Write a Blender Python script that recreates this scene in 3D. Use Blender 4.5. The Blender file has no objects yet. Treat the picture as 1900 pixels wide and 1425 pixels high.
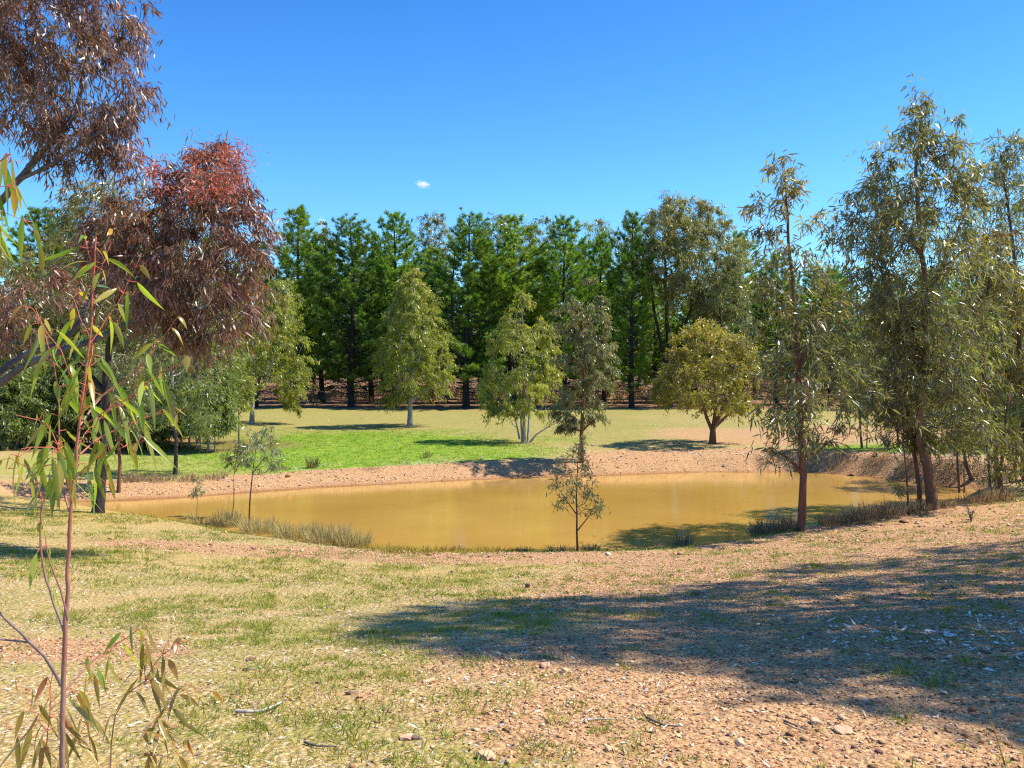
import bpy, math, random
import numpy as np
R = math.radians
sc = bpy.context.scene
COL = sc.collection
rng = np.random.default_rng(7)
random.seed(7)

# ------------------------------------------------------------------ camera, sky, sun, exposure
F, CX, HY, EYE = 1645.0, 950.0, 690.0, 3.2          # focal length (px of 1900), centre column, horizon row, eye height over the water
cam = bpy.data.cameras.new('camera'); camo = bpy.data.objects.new('camera', cam); COL.objects.link(camo)
cam.sensor_width = 36; cam.lens = 36*F/1900; cam.shift_y = -(712.5-HY)/1900
cam.clip_start = 0.05; cam.clip_end = 4000
camo.location = (0, 0, EYE); camo.rotation_euler = (R(90), 0, 0)
sc.camera = camo

SUN_EL, SUN_AZ = 55.0, 82.0                            # azimuth clockwise from +Y
sc.world = bpy.data.worlds.new('World'); sc.world.use_nodes = True
wn = sc.world.node_tree.nodes; wl = sc.world.node_tree.links
bg = wn['Background']
sky = wn.new('ShaderNodeTexSky'); sky.sky_type = 'NISHITA'; sky.sun_disc = False
sky.sun_elevation = R(SUN_EL); sky.sun_rotation = R(SUN_AZ)
sky.air_density = 1.0; sky.dust_density = 0.3; sky.ozone_density = 2.0
hs = wn.new('ShaderNodeHueSaturation'); hs.inputs['Saturation'].default_value = 1.28
mx = wn.new('ShaderNodeMix'); mx.data_type = 'RGBA'; mx.blend_type = 'MULTIPLY'; mx.inputs[0].default_value = 1
mx.inputs[7].default_value = (0.53, 0.90, 1.16, 1)
wl.new(sky.outputs[0], hs.inputs['Color']); wl.new(hs.outputs[0], mx.inputs[6]); 
tcw = wn.new('ShaderNodeTexCoord'); sxw = wn.new('ShaderNodeSeparateXYZ'); rpw = wn.new('ShaderNodeValToRGB'); mx2 = wn.new('ShaderNodeMix')   # deeper towards the zenith, paler near the horizon
wl.new(tcw.outputs['Generated'], sxw.inputs[0]); wl.new(sxw.outputs[2], rpw.inputs[0])
for e_, (p_, c_) in zip([rpw.color_ramp.elements[0], rpw.color_ramp.elements[1], rpw.color_ramp.elements.new(.2), rpw.color_ramp.elements.new(.42)],
                        [(0.0, (1.0, .84, .76, 1)), (.9, (.20, .20, .22, 1)), (.2, (.90, .82, .79, 1)), (.42, (.62, .65, .70, 1))]): e_.position = p_; e_.color = c_
mx2.data_type = 'RGBA'; mx2.blend_type = 'MULTIPLY'; mx2.inputs[0].default_value = 1
wl.new(mx.outputs[2], mx2.inputs[6]); wl.new(rpw.outputs[0], mx2.inputs[7]); wl.new(mx2.outputs[2], bg.inputs[0])
bg.inputs[1].default_value = 0.15
sd_ = bpy.data.lights.new('sun', 'SUN'); sd_.energy = 5.0; sd_.angle = R(0.53); sd_.color = (1.0, 0.93, 0.79)
suno = bpy.data.objects.new('sun', sd_); COL.objects.link(suno)
suno.rotation_euler = (R(90-SUN_EL), 0, R(180-SUN_AZ))
sc.view_settings.view_transform = 'Standard'; sc.view_settings.look = 'None'
sc.view_settings.exposure = 0.84; sc.view_settings.gamma = 1
sc.cycles.max_bounces = 6; sc.cycles.diffuse_bounces = 1; sc.cycles.glossy_bounces = 2
sc.cycles.transmission_bounces = 3; sc.cycles.transparent_max_bounces = 4
sc.cycles.use_denoising = False; sc.cycles.use_adaptive_sampling = False
sc.cycles.volume_bounces = 4; sc.cycles.sample_clamp_indirect = 4; sc.cycles.pixel_filter_type = 'BLACKMAN_HARRIS'; sc.cycles.filter_width = 1.2

# ------------------------------------------------------------------ helpers
def P(px, py, Y):                                      # the place seen at pixel (px, py) of the 1900 px photograph, Y metres ahead
    return np.array([(px-CX)/F*Y, Y, EYE-(py-HY)/F*Y])

def tag(o, label=None, cat=None, group=None, kind=None):
    if label: o['label'] = label
    if cat: o['category'] = cat
    if group: o['group'] = group
    if kind: o['kind'] = kind
    return o

def empty(name, loc, label, cat, group=None):
    o = bpy.data.objects.new(name, None); COL.objects.link(o); o.location = tuple(float(c) for c in loc)
    o.empty_display_size = 0.2
    return tag(o, label, cat, group)

class MB:
    """collects quads and tris with per-face floats v, tip"""
    def __init__(s): s.V = []; s.Fq = []; s.Ft = []; s.n = 0; s.aq = []; s.at = []
    def add(s, verts, quads=None, tris=None, aq=None, at=None):
        verts = np.asarray(verts, float).reshape(-1, 3)
        s.V.append(verts)
        if quads is not None and len(quads):
            s.Fq.append(np.asarray(quads, np.int64).reshape(-1, 4)+s.n)
            s.aq.append(np.zeros((len(s.Fq[-1]), 2)) if aq is None else aq)
        if tris is not None and len(tris):
            s.Ft.append(np.asarray(tris, np.int64).reshape(-1, 3)+s.n)
            s.at.append(np.zeros((len(s.Ft[-1]), 2)) if at is None else at)
        s.n += len(verts)
    def build(s, name, mat, parent=None, origin=(0, 0, 0), smooth=False):
        V = np.concatenate(s.V)-np.asarray(origin, float)
        q = np.concatenate(s.Fq) if s.Fq else np.zeros((0, 4), np.int64)
        t = np.concatenate(s.Ft) if s.Ft else np.zeros((0, 3), np.int64)
        at = np.concatenate([*(s.aq or [np.zeros((0, 2))]), *(s.at or [np.zeros((0, 2))])])
        me = bpy.data.meshes.new(name)
        me.vertices.add(len(V)); me.vertices.foreach_set('co', V.astype(np.float32).ravel())
        lv = np.concatenate([q.ravel(), t.ravel()]).astype(np.int32)
        me.loops.add(len(lv)); me.loops.foreach_set('vertex_index', lv)
        ls = np.concatenate([np.arange(len(q))*4, len(q)*4+np.arange(len(t))*3]).astype(np.int32)
        me.polygons.add(len(ls)); me.polygons.foreach_set('loop_start', ls)
        me.update(calc_edges=True)
        for k, nm in enumerate(('v', 'tip')):
            a = me.attributes.new(nm, 'FLOAT', 'FACE'); a.data.foreach_set('value', at[:, k].astype(np.float32))
        if smooth: me.polygons.foreach_set('use_smooth', np.ones(len(ls), bool))
        me.materials.append(mat)
        o = bpy.data.objects.new(name, me); COL.objects.link(o)
        if parent: o.parent = parent
        else: o.location = tuple(float(c) for c in origin)
        return o

def norm(a): return a/np.maximum(np.linalg.norm(a, axis=-1, keepdims=True), 1e-9)

def rdir(n): return norm(rng.normal(size=(n, 3)))

def add_leaves(mb, pos, d, L, W, seg=1, curl=0.15, sag=0.1, v=None, tip=None, side=None, fold=0.0):
    """lance-shaped leaves; pos,d (n,3); L,W (n)"""
    n = len(pos)
    if n == 0: return
    L = np.broadcast_to(L, (n,)).reshape(n, 1); W = np.broadcast_to(W, (n,)).reshape(n, 1)
    d = norm(d)
    s = norm(np.cross(d, rdir(n) if side is None else side)); nn = np.cross(s, d)
    c = rng.normal(size=(n, 1))*curl
    v = rng.random(n) if v is None else v
    tip = np.zeros(n) if tip is None else tip
    A = np.stack([v, tip], 1)
    def at(t): return pos+d*L*t+nn*(c*L*t*t)+np.array([0, 0, -1])*(sag*L*t*t)
    if seg == 1:
        m = at(0.42); V = np.stack([pos, m-s*W/2, at(1.0), m+s*W/2], 1)
        q = np.arange(n)[:, None]*4+np.array([0, 1, 2, 3])
        mb.add(V, q, aq=A); return
    ts = {2: [(0.28, .9), (.66, .7)], 3: [(.18, .7), (.42, 1.0), (.75, .55)], 5: [(.08, .42), (.25, .88), (.42, 1.0), (.62, .82), (.82, .42)]}[seg]
    if fold:
        rows = [pos]
        for t, w in ts:
            m = at(t); rows += [m-s*W*w/2+nn*W*fold*w, m, m+s*W*w/2+nn*W*fold*w]
        rows.append(at(1.0))
        V = np.stack(rows, 1); k = V.shape[1]; b = np.arange(n)[:, None]*k
        qs = []; 
        for i in range(len(ts)-1):
            o = 1+3*i
            qs += [b+np.array([o, o+1, o+4, o+3]), b+np.array([o+1, o+2, o+5, o+4])]
        l = 1+3*(len(ts)-1)
        tr = [b+np.array([0, 2, 1]), b+np.array([0, 3, 2]), b+np.array([l, l+1, k-1]), b+np.array([l+1, l+2, k-1])]
        mb.add(V, np.concatenate(qs), np.concatenate(tr), aq=np.tile(A, (len(qs), 1)), at=np.tile(A, (4, 1))); return
    rows = [pos]
    for t, w in ts:
        m = at(t); rows += [m-s*W*w/2, m+s*W*w/2]
    rows.append(at(1.0))
    V = np.stack(rows, 1); k = V.shape[1]; b = np.arange(n)[:, None]*k
    qs = [b+np.array([1+2*i, 2+2*i, 4+2*i, 3+2*i]) for i in range(len(ts)-1)]
    tr = [b+np.array([0, 2, 1]), b+np.array([k-3, k-2, k-1])]
    mb.add(V, np.concatenate(qs), np.concatenate(tr), aq=np.tile(A, (len(qs), 1)), at=np.tile(A, (2, 1)))

def add_tube(mb, pts, rad, sides=6, young=0.0, cap=True):
    pts = np.asarray(pts, float); n = len(pts)
    if n < 2: return
    rad = np.broadcast_to(np.asarray(rad, float), (n,))
    t = np.gradient(pts, axis=0); t = norm(t)
    ref = np.array([0.31, 0.95, 0.05]) if abs(t[0, 2]) > 0.7 else np.array([0, 0, 1.0])
    u = norm(np.cross(t, ref)); w = np.cross(t, u)
    a = np.arange(sides)/sides*2*math.pi
    ring = pts[:, None]+rad[:, None, None]*(np.cos(a)[None, :, None]*u[:, None]+np.sin(a)[None, :, None]*w[:, None])
    V = ring.reshape(-1, 3)
    i = np.arange(n-1)[:, None]*sides; j = np.arange(sides)[None]; k = (j+1) % sides
    q = np.stack([i+j, i+k, i+sides+k, i+sides+j], -1).reshape(-1, 4)
    yv = np.repeat(np.linspace(0, 1, n-1) if young is None else np.broadcast_to(young, (n-1,)), sides)
    A = np.stack([np.repeat(rng.random(n-1), sides), yv], 1)
    tr = None; at = None
    if cap:
        V = np.concatenate([V, pts[-1:]+t[-1]*rad[-1]]); e = (n-1)*sides
        tr = np.stack([e+np.arange(sides), e+(np.arange(sides)+1) % sides, np.full(sides, n*sides)], 1); at = np.tile(A[-1:], (sides, 1))
    mb.add(V, q, tr, aq=A, at=at)

def smooth_path(pts, step=None, n=None):
    """Catmull-Rom resample"""
    p = np.asarray(pts, float)
    if len(p) < 3:
        k = n or max(2, int(np.linalg.norm(p[-1]-p[0])/step)+1)
        return p[0]+(p[-1]-p[0])*np.linspace(0, 1, k)[:, None]
    q = np.concatenate([[2*p[0]-p[1]], p, [2*p[-1]-p[-2]]]); out = []
    for i in range(1, len(q)-2):
        k = max(1, int(np.linalg.norm(q[i+1]-q[i])/step)) if step else n
        for t in np.arange(k)/k:
            out.append(0.5*(2*q[i]+(q[i+1]-q[i-1])*t+(2*q[i-1]-5*q[i]+4*q[i+1]-q[i+2])*t*t+(3*q[i]-q[i-1]-3*q[i+1]+q[i+2])*t**3))
    out.append(p[-1]); return np.array(out)

def vnoise(x, y, seed=0):
    xi = np.floor(x).astype(np.int64); yi = np.floor(y).astype(np.int64); fx = x-xi; fy = y-yi
    fx = fx*fx*(3-2*fx); fy = fy*fy*(3-2*fy)
    def h(a, b):
        k = (a*374761393+b*668265263+seed*982451653) & 0x7fffffff
        k = ((k ^ (k >> 13))*1274126177) & 0x7fffffff
        return ((k ^ (k >> 16)) & 0xffff)/65535.0
    return (h(xi, yi)*(1-fx)+h(xi+1, yi)*fx)*(1-fy)+(h(xi, yi+1)*(1-fx)+h(xi+1, yi+1)*fx)*fy
def fbm(x, y, s, seed=0, o=4): return sum(vnoise(x/s*2**k, y/s*2**k, seed+k)*0.5**k for k in range(o))/(2-0.5**(o-1))
def sstep(a, b, x): t = np.clip((x-a)/(b-a), 0, 1); return t*t*(3-2*t)

# ------------------------------------------------------------------ materials
def newmat(name):
    m = bpy.data.materials.new(name); m.use_nodes = True; nt = m.node_tree
    return m, nt, nt.nodes, nt.links, nt.nodes['Principled BSDF']
def rgb(c): return (c[0], c[1], c[2], 1)
def mixc(nt, fac, a, b, blend='MIX'):
    m = nt.nodes.new('ShaderNodeMix'); m.data_type = 'RGBA'; m.blend_type = blend
    for sock, val in ((m.inputs[0], fac), (m.inputs[6], a), (m.inputs[7], b)):
        if isinstance(val, (int, float)): sock.default_value = val
        elif isinstance(val, tuple): sock.default_value = rgb(val)
        else: nt.links.new(val, sock)
    return m.outputs[2]
def attr(nt, name): a = nt.nodes.new('ShaderNodeAttribute'); a.attribute_name = name; return a.outputs['Fac']
def ramp(nt, fac, stops):
    r = nt.nodes.new('ShaderNodeValToRGB'); nt.links.new(fac, r.inputs[0]); e = r.color_ramp.elements
    while len(e) < len(stops): e.new(0.5)
    for el, (p, c) in zip(e, stops): el.position = p; el.color = rgb(c) if isinstance(c, tuple) else (c, c, c, 1)
    return r.outputs[0]
def noise(nt, scale, detail=4, rough=0.6, vec=None, stretch=None):
    n = nt.nodes.new('ShaderNodeTexNoise'); n.inputs['Scale'].default_value = scale; n.inputs['Detail'].default_value = detail; n.inputs['Roughness'].default_value = rough
    if vec is not None: nt.links.new(vec, n.inputs['Vector'])
    return n.outputs['Fac']
def coords(nt, scale=(1, 1, 1), kind='Object'):
    tc = nt.nodes.new('ShaderNodeTexCoord'); mp = nt.nodes.new('ShaderNodeMapping'); mp.inputs['Scale'].default_value = scale
    nt.links.new(tc.outputs[kind], mp.inputs['Vector']); return mp.outputs[0]
def math_(nt, op, a, b=None):
    m = nt.nodes.new('ShaderNodeMath'); m.operation = op
    for s, v in zip(m.inputs, (a, b)):
        if v is None: continue
        if isinstance(v, (int, float)): s.default_value = v
        else: nt.links.new(v, s)
    return m.outputs[0]
def bump(nt, h, dist, strength=1.0):
    b = nt.nodes.new('ShaderNodeBump'); b.inputs['Distance'].default_value = dist; b.inputs['Strength'].default_value = strength
    nt.links.new(h, b.inputs['Height']); return b.outputs[0]

def leaf_mat(name, dark, light, tipc, trans=0.35, rough=0.4, tcol=None, spec=0.5, alt=None, altk=.6, alts=1.3):
    m, nt, N, L, b = newmat(name)
    c = mixc(nt, attr(nt, 'v'), dark, light)
    if alt:
        n = noise(nt, alts, 3, .6, coords(nt)); c = mixc(nt, ramp(nt, n, [(.42, 0.0), (.62, altk)]), c, mixc(nt, attr(nt, 'v'), tuple(.4*q for q in alt), alt))
    c = mixc(nt, attr(nt, 'tip'), c, tipc)
    L.new(c, b.inputs['Base Color']); b.inputs['Roughness'].default_value = rough; b.inputs['Specular IOR Level'].default_value = spec
    tr = N.new('ShaderNodeBsdfTranslucent'); tc = mixc(nt, 1.0, c, tcol or (2.2, 2.4, 1.0), 'MULTIPLY'); L.new(tc, tr.inputs['Color'])
    ms = N.new('ShaderNodeMixShader'); ms.inputs[0].default_value = trans
    L.new(b.outputs[0], ms.inputs[1]); L.new(tr.outputs[0], ms.inputs[2]); L.new(ms.outputs[0], N['Material Output'].inputs['Surface'])
    return m

LM = {
 'red':    leaf_mat('rusty_gum_leaf', (.095, .040, .036), (.29, .17, .115), (.48, .085, .050), .26, .42, (2.0, 1.5, .9), .8, alt=(.25, .19, .075), altk=.62),
 'olive':  leaf_mat('olive_gum_leaf', (.075, .078, .026), (.20, .18, .055), (.34, .19, .055), .32, .3, None, .7),
 'yellow': leaf_mat('yellow_gum_leaf', (.13, .15, .028), (.33, .33, .060), (.46, .29, .06), .38, .36, alt=(.20, .24, .07)),
 'grey':   leaf_mat('grey_gum_leaf', (.085, .10, .052), (.24, .25, .13), (.34, .22, .09), .30, .32, None, .6, alt=(.16, .20, .07)),
 'silver': leaf_mat('silvery_gum_leaf', (.10, .13, .075), (.30, .34, .20), (.30, .28, .11), .30, .3, None, .6),
 'green':  leaf_mat('green_gum_leaf', (.045, .062, .024), (.24, .245, .095), (.36, .19, .05), .34, .40, None, .9, alt=(.19, .18, .09), altk=.6),
 'gold':   leaf_mat('golden_gum_leaf', (.11, .11, .025), (.31, .27, .055), (.44, .28, .06), .34, .36),
 'dome':   leaf_mat('dusty_olive_gum_leaf', (.105, .105, .042), (.28, .265, .105), (.34, .22, .09), .32, .36, alt=(.20, .21, .06)),
 'mid':    leaf_mat('fresh_gum_leaf', (.075, .105, .030), (.24, .275, .085), (.34, .30, .08), .34, .34),
 'pine':   leaf_mat('pine_needle', (.045, .12, .012), (.21, .36, .030), (.40, .52, .05), .32, .5, (1.6, 1.8, .9)),
 'near':   leaf_mat('young_gum_leaf', (.085, .18, .03), (.26, .36, .05), (.46, .20, .06), .50, .25, (1.9, 1.9, .7), .7, alt=(.38, .36, .08), altk=.45, alts=38),
 'nearlow': leaf_mat('bronze_gum_leaf', (.12, .15, .03), (.32, .28, .07), (.42, .12, .05), .40, .25, (1.9, 1.7, .8), .7, alt=(.40, .20, .08), altk=.6, alts=38),
 'grass':  leaf_mat('grass_blade', (.06, .11, .010), (.21, .29, .022), (.48, .38, .09), .35, .5, (1.5, 1.6, .9), .25),
 'lawn':   leaf_mat('lawn_blade', (.11, .21, .012), (.22, .34, .02), (.42, .38, .10), .35, .5, (1.4, 1.5, .8), .25),
 'tawny':  leaf_mat('tawny_rush_blade', (.30, .22, .10), (.68, .54, .26), (.26, .24, .08), .28, .5, (1.3, 1.3, 1.0), .3),
 'reed':   leaf_mat('rush_blade', (.17, .12, .065), (.44, .33, .17), (.30, .17, .11), .25, .5, (1.4, 1.4, 1.0), .3),
 'straw':  leaf_mat('straw_blade', (.25, .175, .03), (.52, .37, .10), (.20, .21, .03), .3, .5, (1.3, 1.3, 1.0), .3),
 'litter': leaf_mat('fallen_leaf', (.20, .12, .07), (.50, .39, .27), (.80, .74, .64), .1, .6, (1, 1, 1), .3),
 'scrub':  leaf_mat('dry_scrub_leaf', (.07, .062, .035), (.20, .165, .095), (.24, .12, .07), .2, .5),
}

def vary(m, lo=.75, hi=1.2):
    nt = m.node_tree; p = nt.nodes['Principled BSDF']; src = p.inputs['Base Color'].links[0].from_socket
    oi = nt.nodes.new('ShaderNodeObjectInfo'); c = ramp(nt, oi.outputs['Random'], [(0, (lo, lo*.96, lo*1.25)), (.5, (1, 1, 1)), (1, (hi*1.25, hi, hi*.8))])
    out = mixc(nt, 1.0, src, c, 'MULTIPLY')
    for l in list(src.links):
        if l.to_node != out.node: nt.links.new(out, l.to_socket)
vary(LM['pine'], .72, 1.12)

def bark_mat(name, a, b_, c=None, scale=(9, 9, 1.6), rough=.75, bd=.01, base=None):
    """a,b_ streaks; c = young shoot colour (by attribute tip); base = colour of the old bark at the foot (object z)"""
    m, nt, N, L, p = newmat(name)
    v = coords(nt, scale); n1 = noise(nt, 1.4, 6, .65, v); n2 = noise(nt, 5, 4, .7, v)
    f = ramp(nt, n1, [(.36, 0.0), (.62, 1.0)])
    col = mixc(nt, f, a, b_); col = mixc(nt, ramp(nt, n2, [(.35, .35), (.7, 1.0)]), mixc(nt, 1.0, col, (.55, .5, .48), 'MULTIPLY'), col)
    if base:
        tc = N.new('ShaderNodeTexCoord'); sp = N.new('ShaderNodeSeparateXYZ'); L.new(tc.outputs['Object'], sp.inputs[0])
        z = math_(nt, 'ADD', sp.outputs[2], math_(nt, 'MULTIPLY', n1, 1.2))
        col = mixc(nt, ramp(nt, math_(nt, 'MULTIPLY', z, base[1]), [(.55, 1.0), (.75, 0.0)]), col, base[0])
    if c: col = mixc(nt, attr(nt, 'tip'), col, c)
    L.new(col, p.inputs['Base Color']); p.inputs['Roughness'].default_value = rough; p.inputs['Specular IOR Level'].default_value = .3
    L.new(bump(nt, n2, bd), p.inputs['Normal']); return m
BM = {
 'white': bark_mat('pale_gum_bark', (.50, .47, .49), (.33, .30, .30), bd=.006),
 'charred': bark_mat('pale_bark_charred_at_the_foot', (.50, .47, .49), (.33, .30, .30), bd=.006, base=((.06, .045, .045), .34)),
 'brown': bark_mat('brown_gum_bark', (.20, .12, .085), (.10, .065, .05), bd=.02),
 'redbrown': bark_mat('red_brown_bark', (.30, .13, .07), (.15, .075, .05), bd=.015),
 'dark': bark_mat('dark_rough_bark', (.10, .08, .075), (.035, .028, .028), scale=(14, 14, 3), bd=.05),
 'limb': bark_mat('smooth_grey_limb_bark', (.17, .14, .14), (.08, .065, .07), scale=(6, 6, 2), bd=.006, rough=.6),
 'pine': bark_mat('pine_bark', (.055, .045, .04), (.022, .018, .018), scale=(8, 8, 2), bd=.05),
 'shed': bark_mat('shedding_bark', (.34, .25, .19), (.22, .12, .07), bd=.015, base=((.16, .085, .05), .35)),
 'pink': bark_mat('smooth_young_bark', (.31, .25, .235), (.18, .145, .14), c=(.50, .12, .07), scale=(30, 30, 8), bd=.002, rough=.5),
 'twig': bark_mat('dry_twig_bark', (.26, .20, .17), (.13, .10, .09), scale=(20, 20, 5), bd=.002),
 'driftwood': bark_mat('bleached_stick', (.62, .57, .50), (.38, .32, .27), scale=(20, 20, 5), bd=.002),
}

# ------------------------------------------------------------------ terrain
WY = EYE*F
def W(px, py): Y = WY/(py-HY); return ((px-CX)/F*Y, Y)            # pixel -> water plane
POND = np.array([W(*p) for p in [(60, 945), (195, 950), (330, 966), (450, 988), (560, 1004), (650, 1016), (800, 1023), (1000, 1025), (1200, 1021), (1300, 1010),
  (1400, 995), (1500, 982), (1600, 970), (1700, 957), (1795, 938), (1835, 922), (1800, 908), (1700, 898), (1600, 885), (1500, 877), (1300, 877),
  (1100, 884), (950, 888), (800, 895), (600, 905), (460, 915), (330, 925), (200, 931), (60, 934)]])
def pond_sd(x, y):                                                  # + outside, - inside
    x = np.asarray(x, float); y = np.asarray(y, float)
    d = np.full(x.shape, 1e9); ins = np.zeros(x.shape, bool)
    for i in range(len(POND)):
        ax, ay = POND[i]; bx, by = POND[(i+1) % len(POND)]
        dx, dy = bx-ax, by-ay; t = np.clip(((x-ax)*dx+(y-ay)*dy)/(dx*dx+dy*dy), 0, 1)
        d = np.minimum(d, np.hypot(x-ax-t*dx, y-ay-t*dy))
        c = ((ay > y) != (by > y)) & (x < dx*(y-ay)/(dy if dy else 1e-9)+ax); ins ^= c
    return np.where(ins, -d, d)
CP = np.array([(0, -8, 1.7), (-9, -8, 1.8), (9, -8, 1.9), (0, 0, 1.62), (-5, 0, 1.66), (6, 0, 1.75), (0, 3.5, 1.55), (-3, 3.5, 1.55), (4, 4, 1.55), (0, 7, 1.13), (-4, 8, 1.0), (3.5, 7.5, 1.15),
  (0, 11, .60), (-5, 11.5, .70), (5, 11, .80), (0, 14.8, .17), (-3, 15, .22), (3, 15, .2), (-5.9, 15.2, .36), (-9, 18, .32), (-12, 20, .55), (5.5, 16, .33), (8, 17, .42), (10.5, 18, .55), (7, 12, .82), (7, 8, 1.25),
  (12, 14, 1.0), (14, 20, .85), (-9, 8, 1.25), (-12, 12, 1.1), (-16, 20, .9), (0, 28.5, .38), (0, 34, .5), (0, 42, .65), (0, 59, .8), (-8, 26, .3), (-8, 34, .5), (-13, 24.5, .3), (-20, 30, .6),
  (6, 30, .42), (10, 30, .6), (14, 28.5, .75), (13, 34, .65), (19, 26, .9), (17, 42, .8), (-17, 42, .7), (27, 59, .9), (-27, 59, .9), (0, 78, 1.0), (35, 78, 1.1), (-35, 78, 1.1), (-35, 40, .9), (35, 40, 1.0), (-30, 15, 1.2), (32, 15, 1.4), (-25, -5, 1.8), (28, -5, 1.9)], float)
def _U(r2): return np.where(r2 > 0, r2*np.log(np.maximum(r2, 1e-12)), 0)
def _tps():
    n = len(CP); K = _U(((CP[:, None, :2]-CP[None, :, :2])**2).sum(-1))+np.eye(n)*2.0
    Pm = np.c_[np.ones(n), CP[:, :2]]; A = np.block([[K, Pm], [Pm.T, np.zeros((3, 3))]])
    return np.linalg.solve(A, np.r_[CP[:, 2], 0, 0, 0])
TW = _tps()
def terrain(x, y, fine=True):
    x = np.asarray(x, float); y = np.asarray(y, float); sh = x.shape; x = x.ravel(); y = y.ravel()
    z = np.full(x.shape, TW[-3])+TW[-2]*x+TW[-1]*y
    for (a, b, _), w in zip(CP, TW): z += w*_U((x-a)**2+(y-b)**2)
    far = 1.0+np.maximum(0, y-78)*.034+0.3*np.abs(x)/60
    k = sstep(30, 42, np.maximum(np.abs(x), 0)*1.0)+sstep(64, 80, y)+sstep(4, 14, -y); k = np.clip(k, 0, 1)
    z = z*(1-k)+np.where(y < 0, 1.75, far)*k
    z = z+(fbm(x, y, 5.0, 3)-.5)*.10
    if fine: z = z+(fbm(x, y, .9, 5)-.5)*.05*np.clip(1-(y-22)/30, 0.2, 1)+(fbm(x, y, .22, 9, 3)-.5)*.016
    sd = pond_sd(x, y); wob = (fbm(x, y, 1.3, 17)-.5)*.3*np.clip(sd*2+1, 0, 1); sd = sd+wob
    wdt = np.where(y > 23, .9+.5*fbm(x, y, 2.0, 21), 1.1)
    wdt = np.where((x > 8) & (y > 20), .9, wdt)
    up = sstep(0, 1, sd/wdt); zb = z*up+.015*np.clip(sd*4, 0, 1)
    z = np.where(sd < 0, np.maximum(sd*.22, -.5), zb)
    return z.reshape(sh)
def T(x, y): return float(terrain(np.array([x]), np.array([y]))[0])
def G(px, py):                                                      # where the ray through a pixel meets the ground
    Y = np.linspace(2.5, 80, 6000); x = (px-CX)/F*Y; zr = EYE-(py-HY)/F*Y
    h = np.maximum(terrain(x, Y, fine=False), 0.0)
    i = np.argmax(h >= zr) if (h >= zr).any() else len(Y)-1
    return np.array([x[i], Y[i], T(x[i], Y[i])])

def axis(lo, hi, step, far, g=1.13):
    a = list(np.arange(lo, hi+1e-6, step)); s = step; p = hi
    while p < far: s *= g; p += s; a.append(p)
    s = step; p = lo; b = []
    while p > -far*(.2 if lo > 0 else 1): s *= g; p -= s; b.append(p)
    return np.array(b[::-1]+a)
gx = axis(-13, 14, .085, 900); gy = np.r_[axis(1.5, 17, .07, 18)[:], []]
gy = np.r_[-300, -120, -50, -25, -14, -8, -5, -3, -1.5, -.5, .5, np.arange(1.2, 17.5, .07), np.arange(17.5, 31, .11), np.arange(31, 62, .4), np.arange(62, 100, 1.5), 100*1.12**np.arange(0, 22)]
X, Yg = np.meshgrid(gx, gy); Z = terrain(X, Yg)
nx, ny = len(gx), len(gy)
gm = MB(); i = np.arange(ny-1)[:, None]*nx; j = np.arange(nx-1)[None]
gm.add(np.stack([X, Yg, Z], -1), np.stack([i+j, i+j+1, i+nx+j+1, i+nx+j], -1).reshape(-1, 4))

def px_of(x, y, z): y = np.maximum(y, .5); return CX+x/y*F, HY+(EYE-z)/y*F
def zones(x, y):
    """lush lawn, bare gravel, forest litter with painted thicket shade, dry straw: 0..1 each, by place"""
    n1 = fbm(x, y, 2.5, 31); n2 = fbm(x, y, 1.0, 37); n3 = fbm(x, y, .35, 41)
    def ell(cx, cy, rx, ry, soft=.25, wob=.6):
        d = np.hypot((x-cx)/rx, (y-cy)/ry)+(n1-.5)*wob+(n2-.5)*wob*.5
        return 1-sstep(1-soft, 1+soft, d)
    lush = np.maximum.reduce([ell(-5.4, 32.4, 6.6, 7.2, .5, .8), ell(-11, 29, 6, 4.5)*.55, ell(12.4, 29.3, 3.4, 1.4, .2, .3), ell(17, 26, 3, 2.4)*.6])
    sd = pond_sd(x, y)
    farb = (y > 19.5) | (sd < 0)
    bank = (1-sstep(1.2, 2.0, sd+(n2-.5)*1.2))*np.where(y > 20.5, 1, .25)
    grav = np.maximum.reduce([bank, ell(3.0, 5.2, 3.7, 2.5), ell(6.2, 10, 6.0, 4.6, .3, .5), ell(9, 15, 6, 3, .3)*.9, ell(-1.5, 14.0, 5.0, 1.0, .35, .5), ell(-3.4, 6.2, 1.2, .5, .4)*.8, ell(13, 36, 8, 5)*.85, ell(6, 29.6, 4.5, 1.8)*.8, ell(15, 46, 9, 9)*.4])
    litter = sstep(55.5, 57.5, y+(n1-.5)*2)*1.0
    litter = np.maximum(litter, (1-sstep(27, 30, y))*0)
    shade = np.maximum(ell(-13, 33, 5, 2.6), ell(-15.5, 31.5, 4, 2.0))  # shade under the left thicket, painted into the ground with the litter colour
    straw = np.clip(ell(-9, 19.5, 5, 3.2, .5)*.9+ell(1, 13, 9, 1.8, .5)*.4, 0, 1)
    lush = np.maximum(lush, sstep(33, 36, y)*(1-sstep(50, 58, y))*(1-sstep(1, 8, x+(n1-.5)*6))*.20)
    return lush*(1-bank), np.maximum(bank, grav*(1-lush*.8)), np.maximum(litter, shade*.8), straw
lu, gr, li, st = zones(X.ravel(), Yg.ravel())

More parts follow.
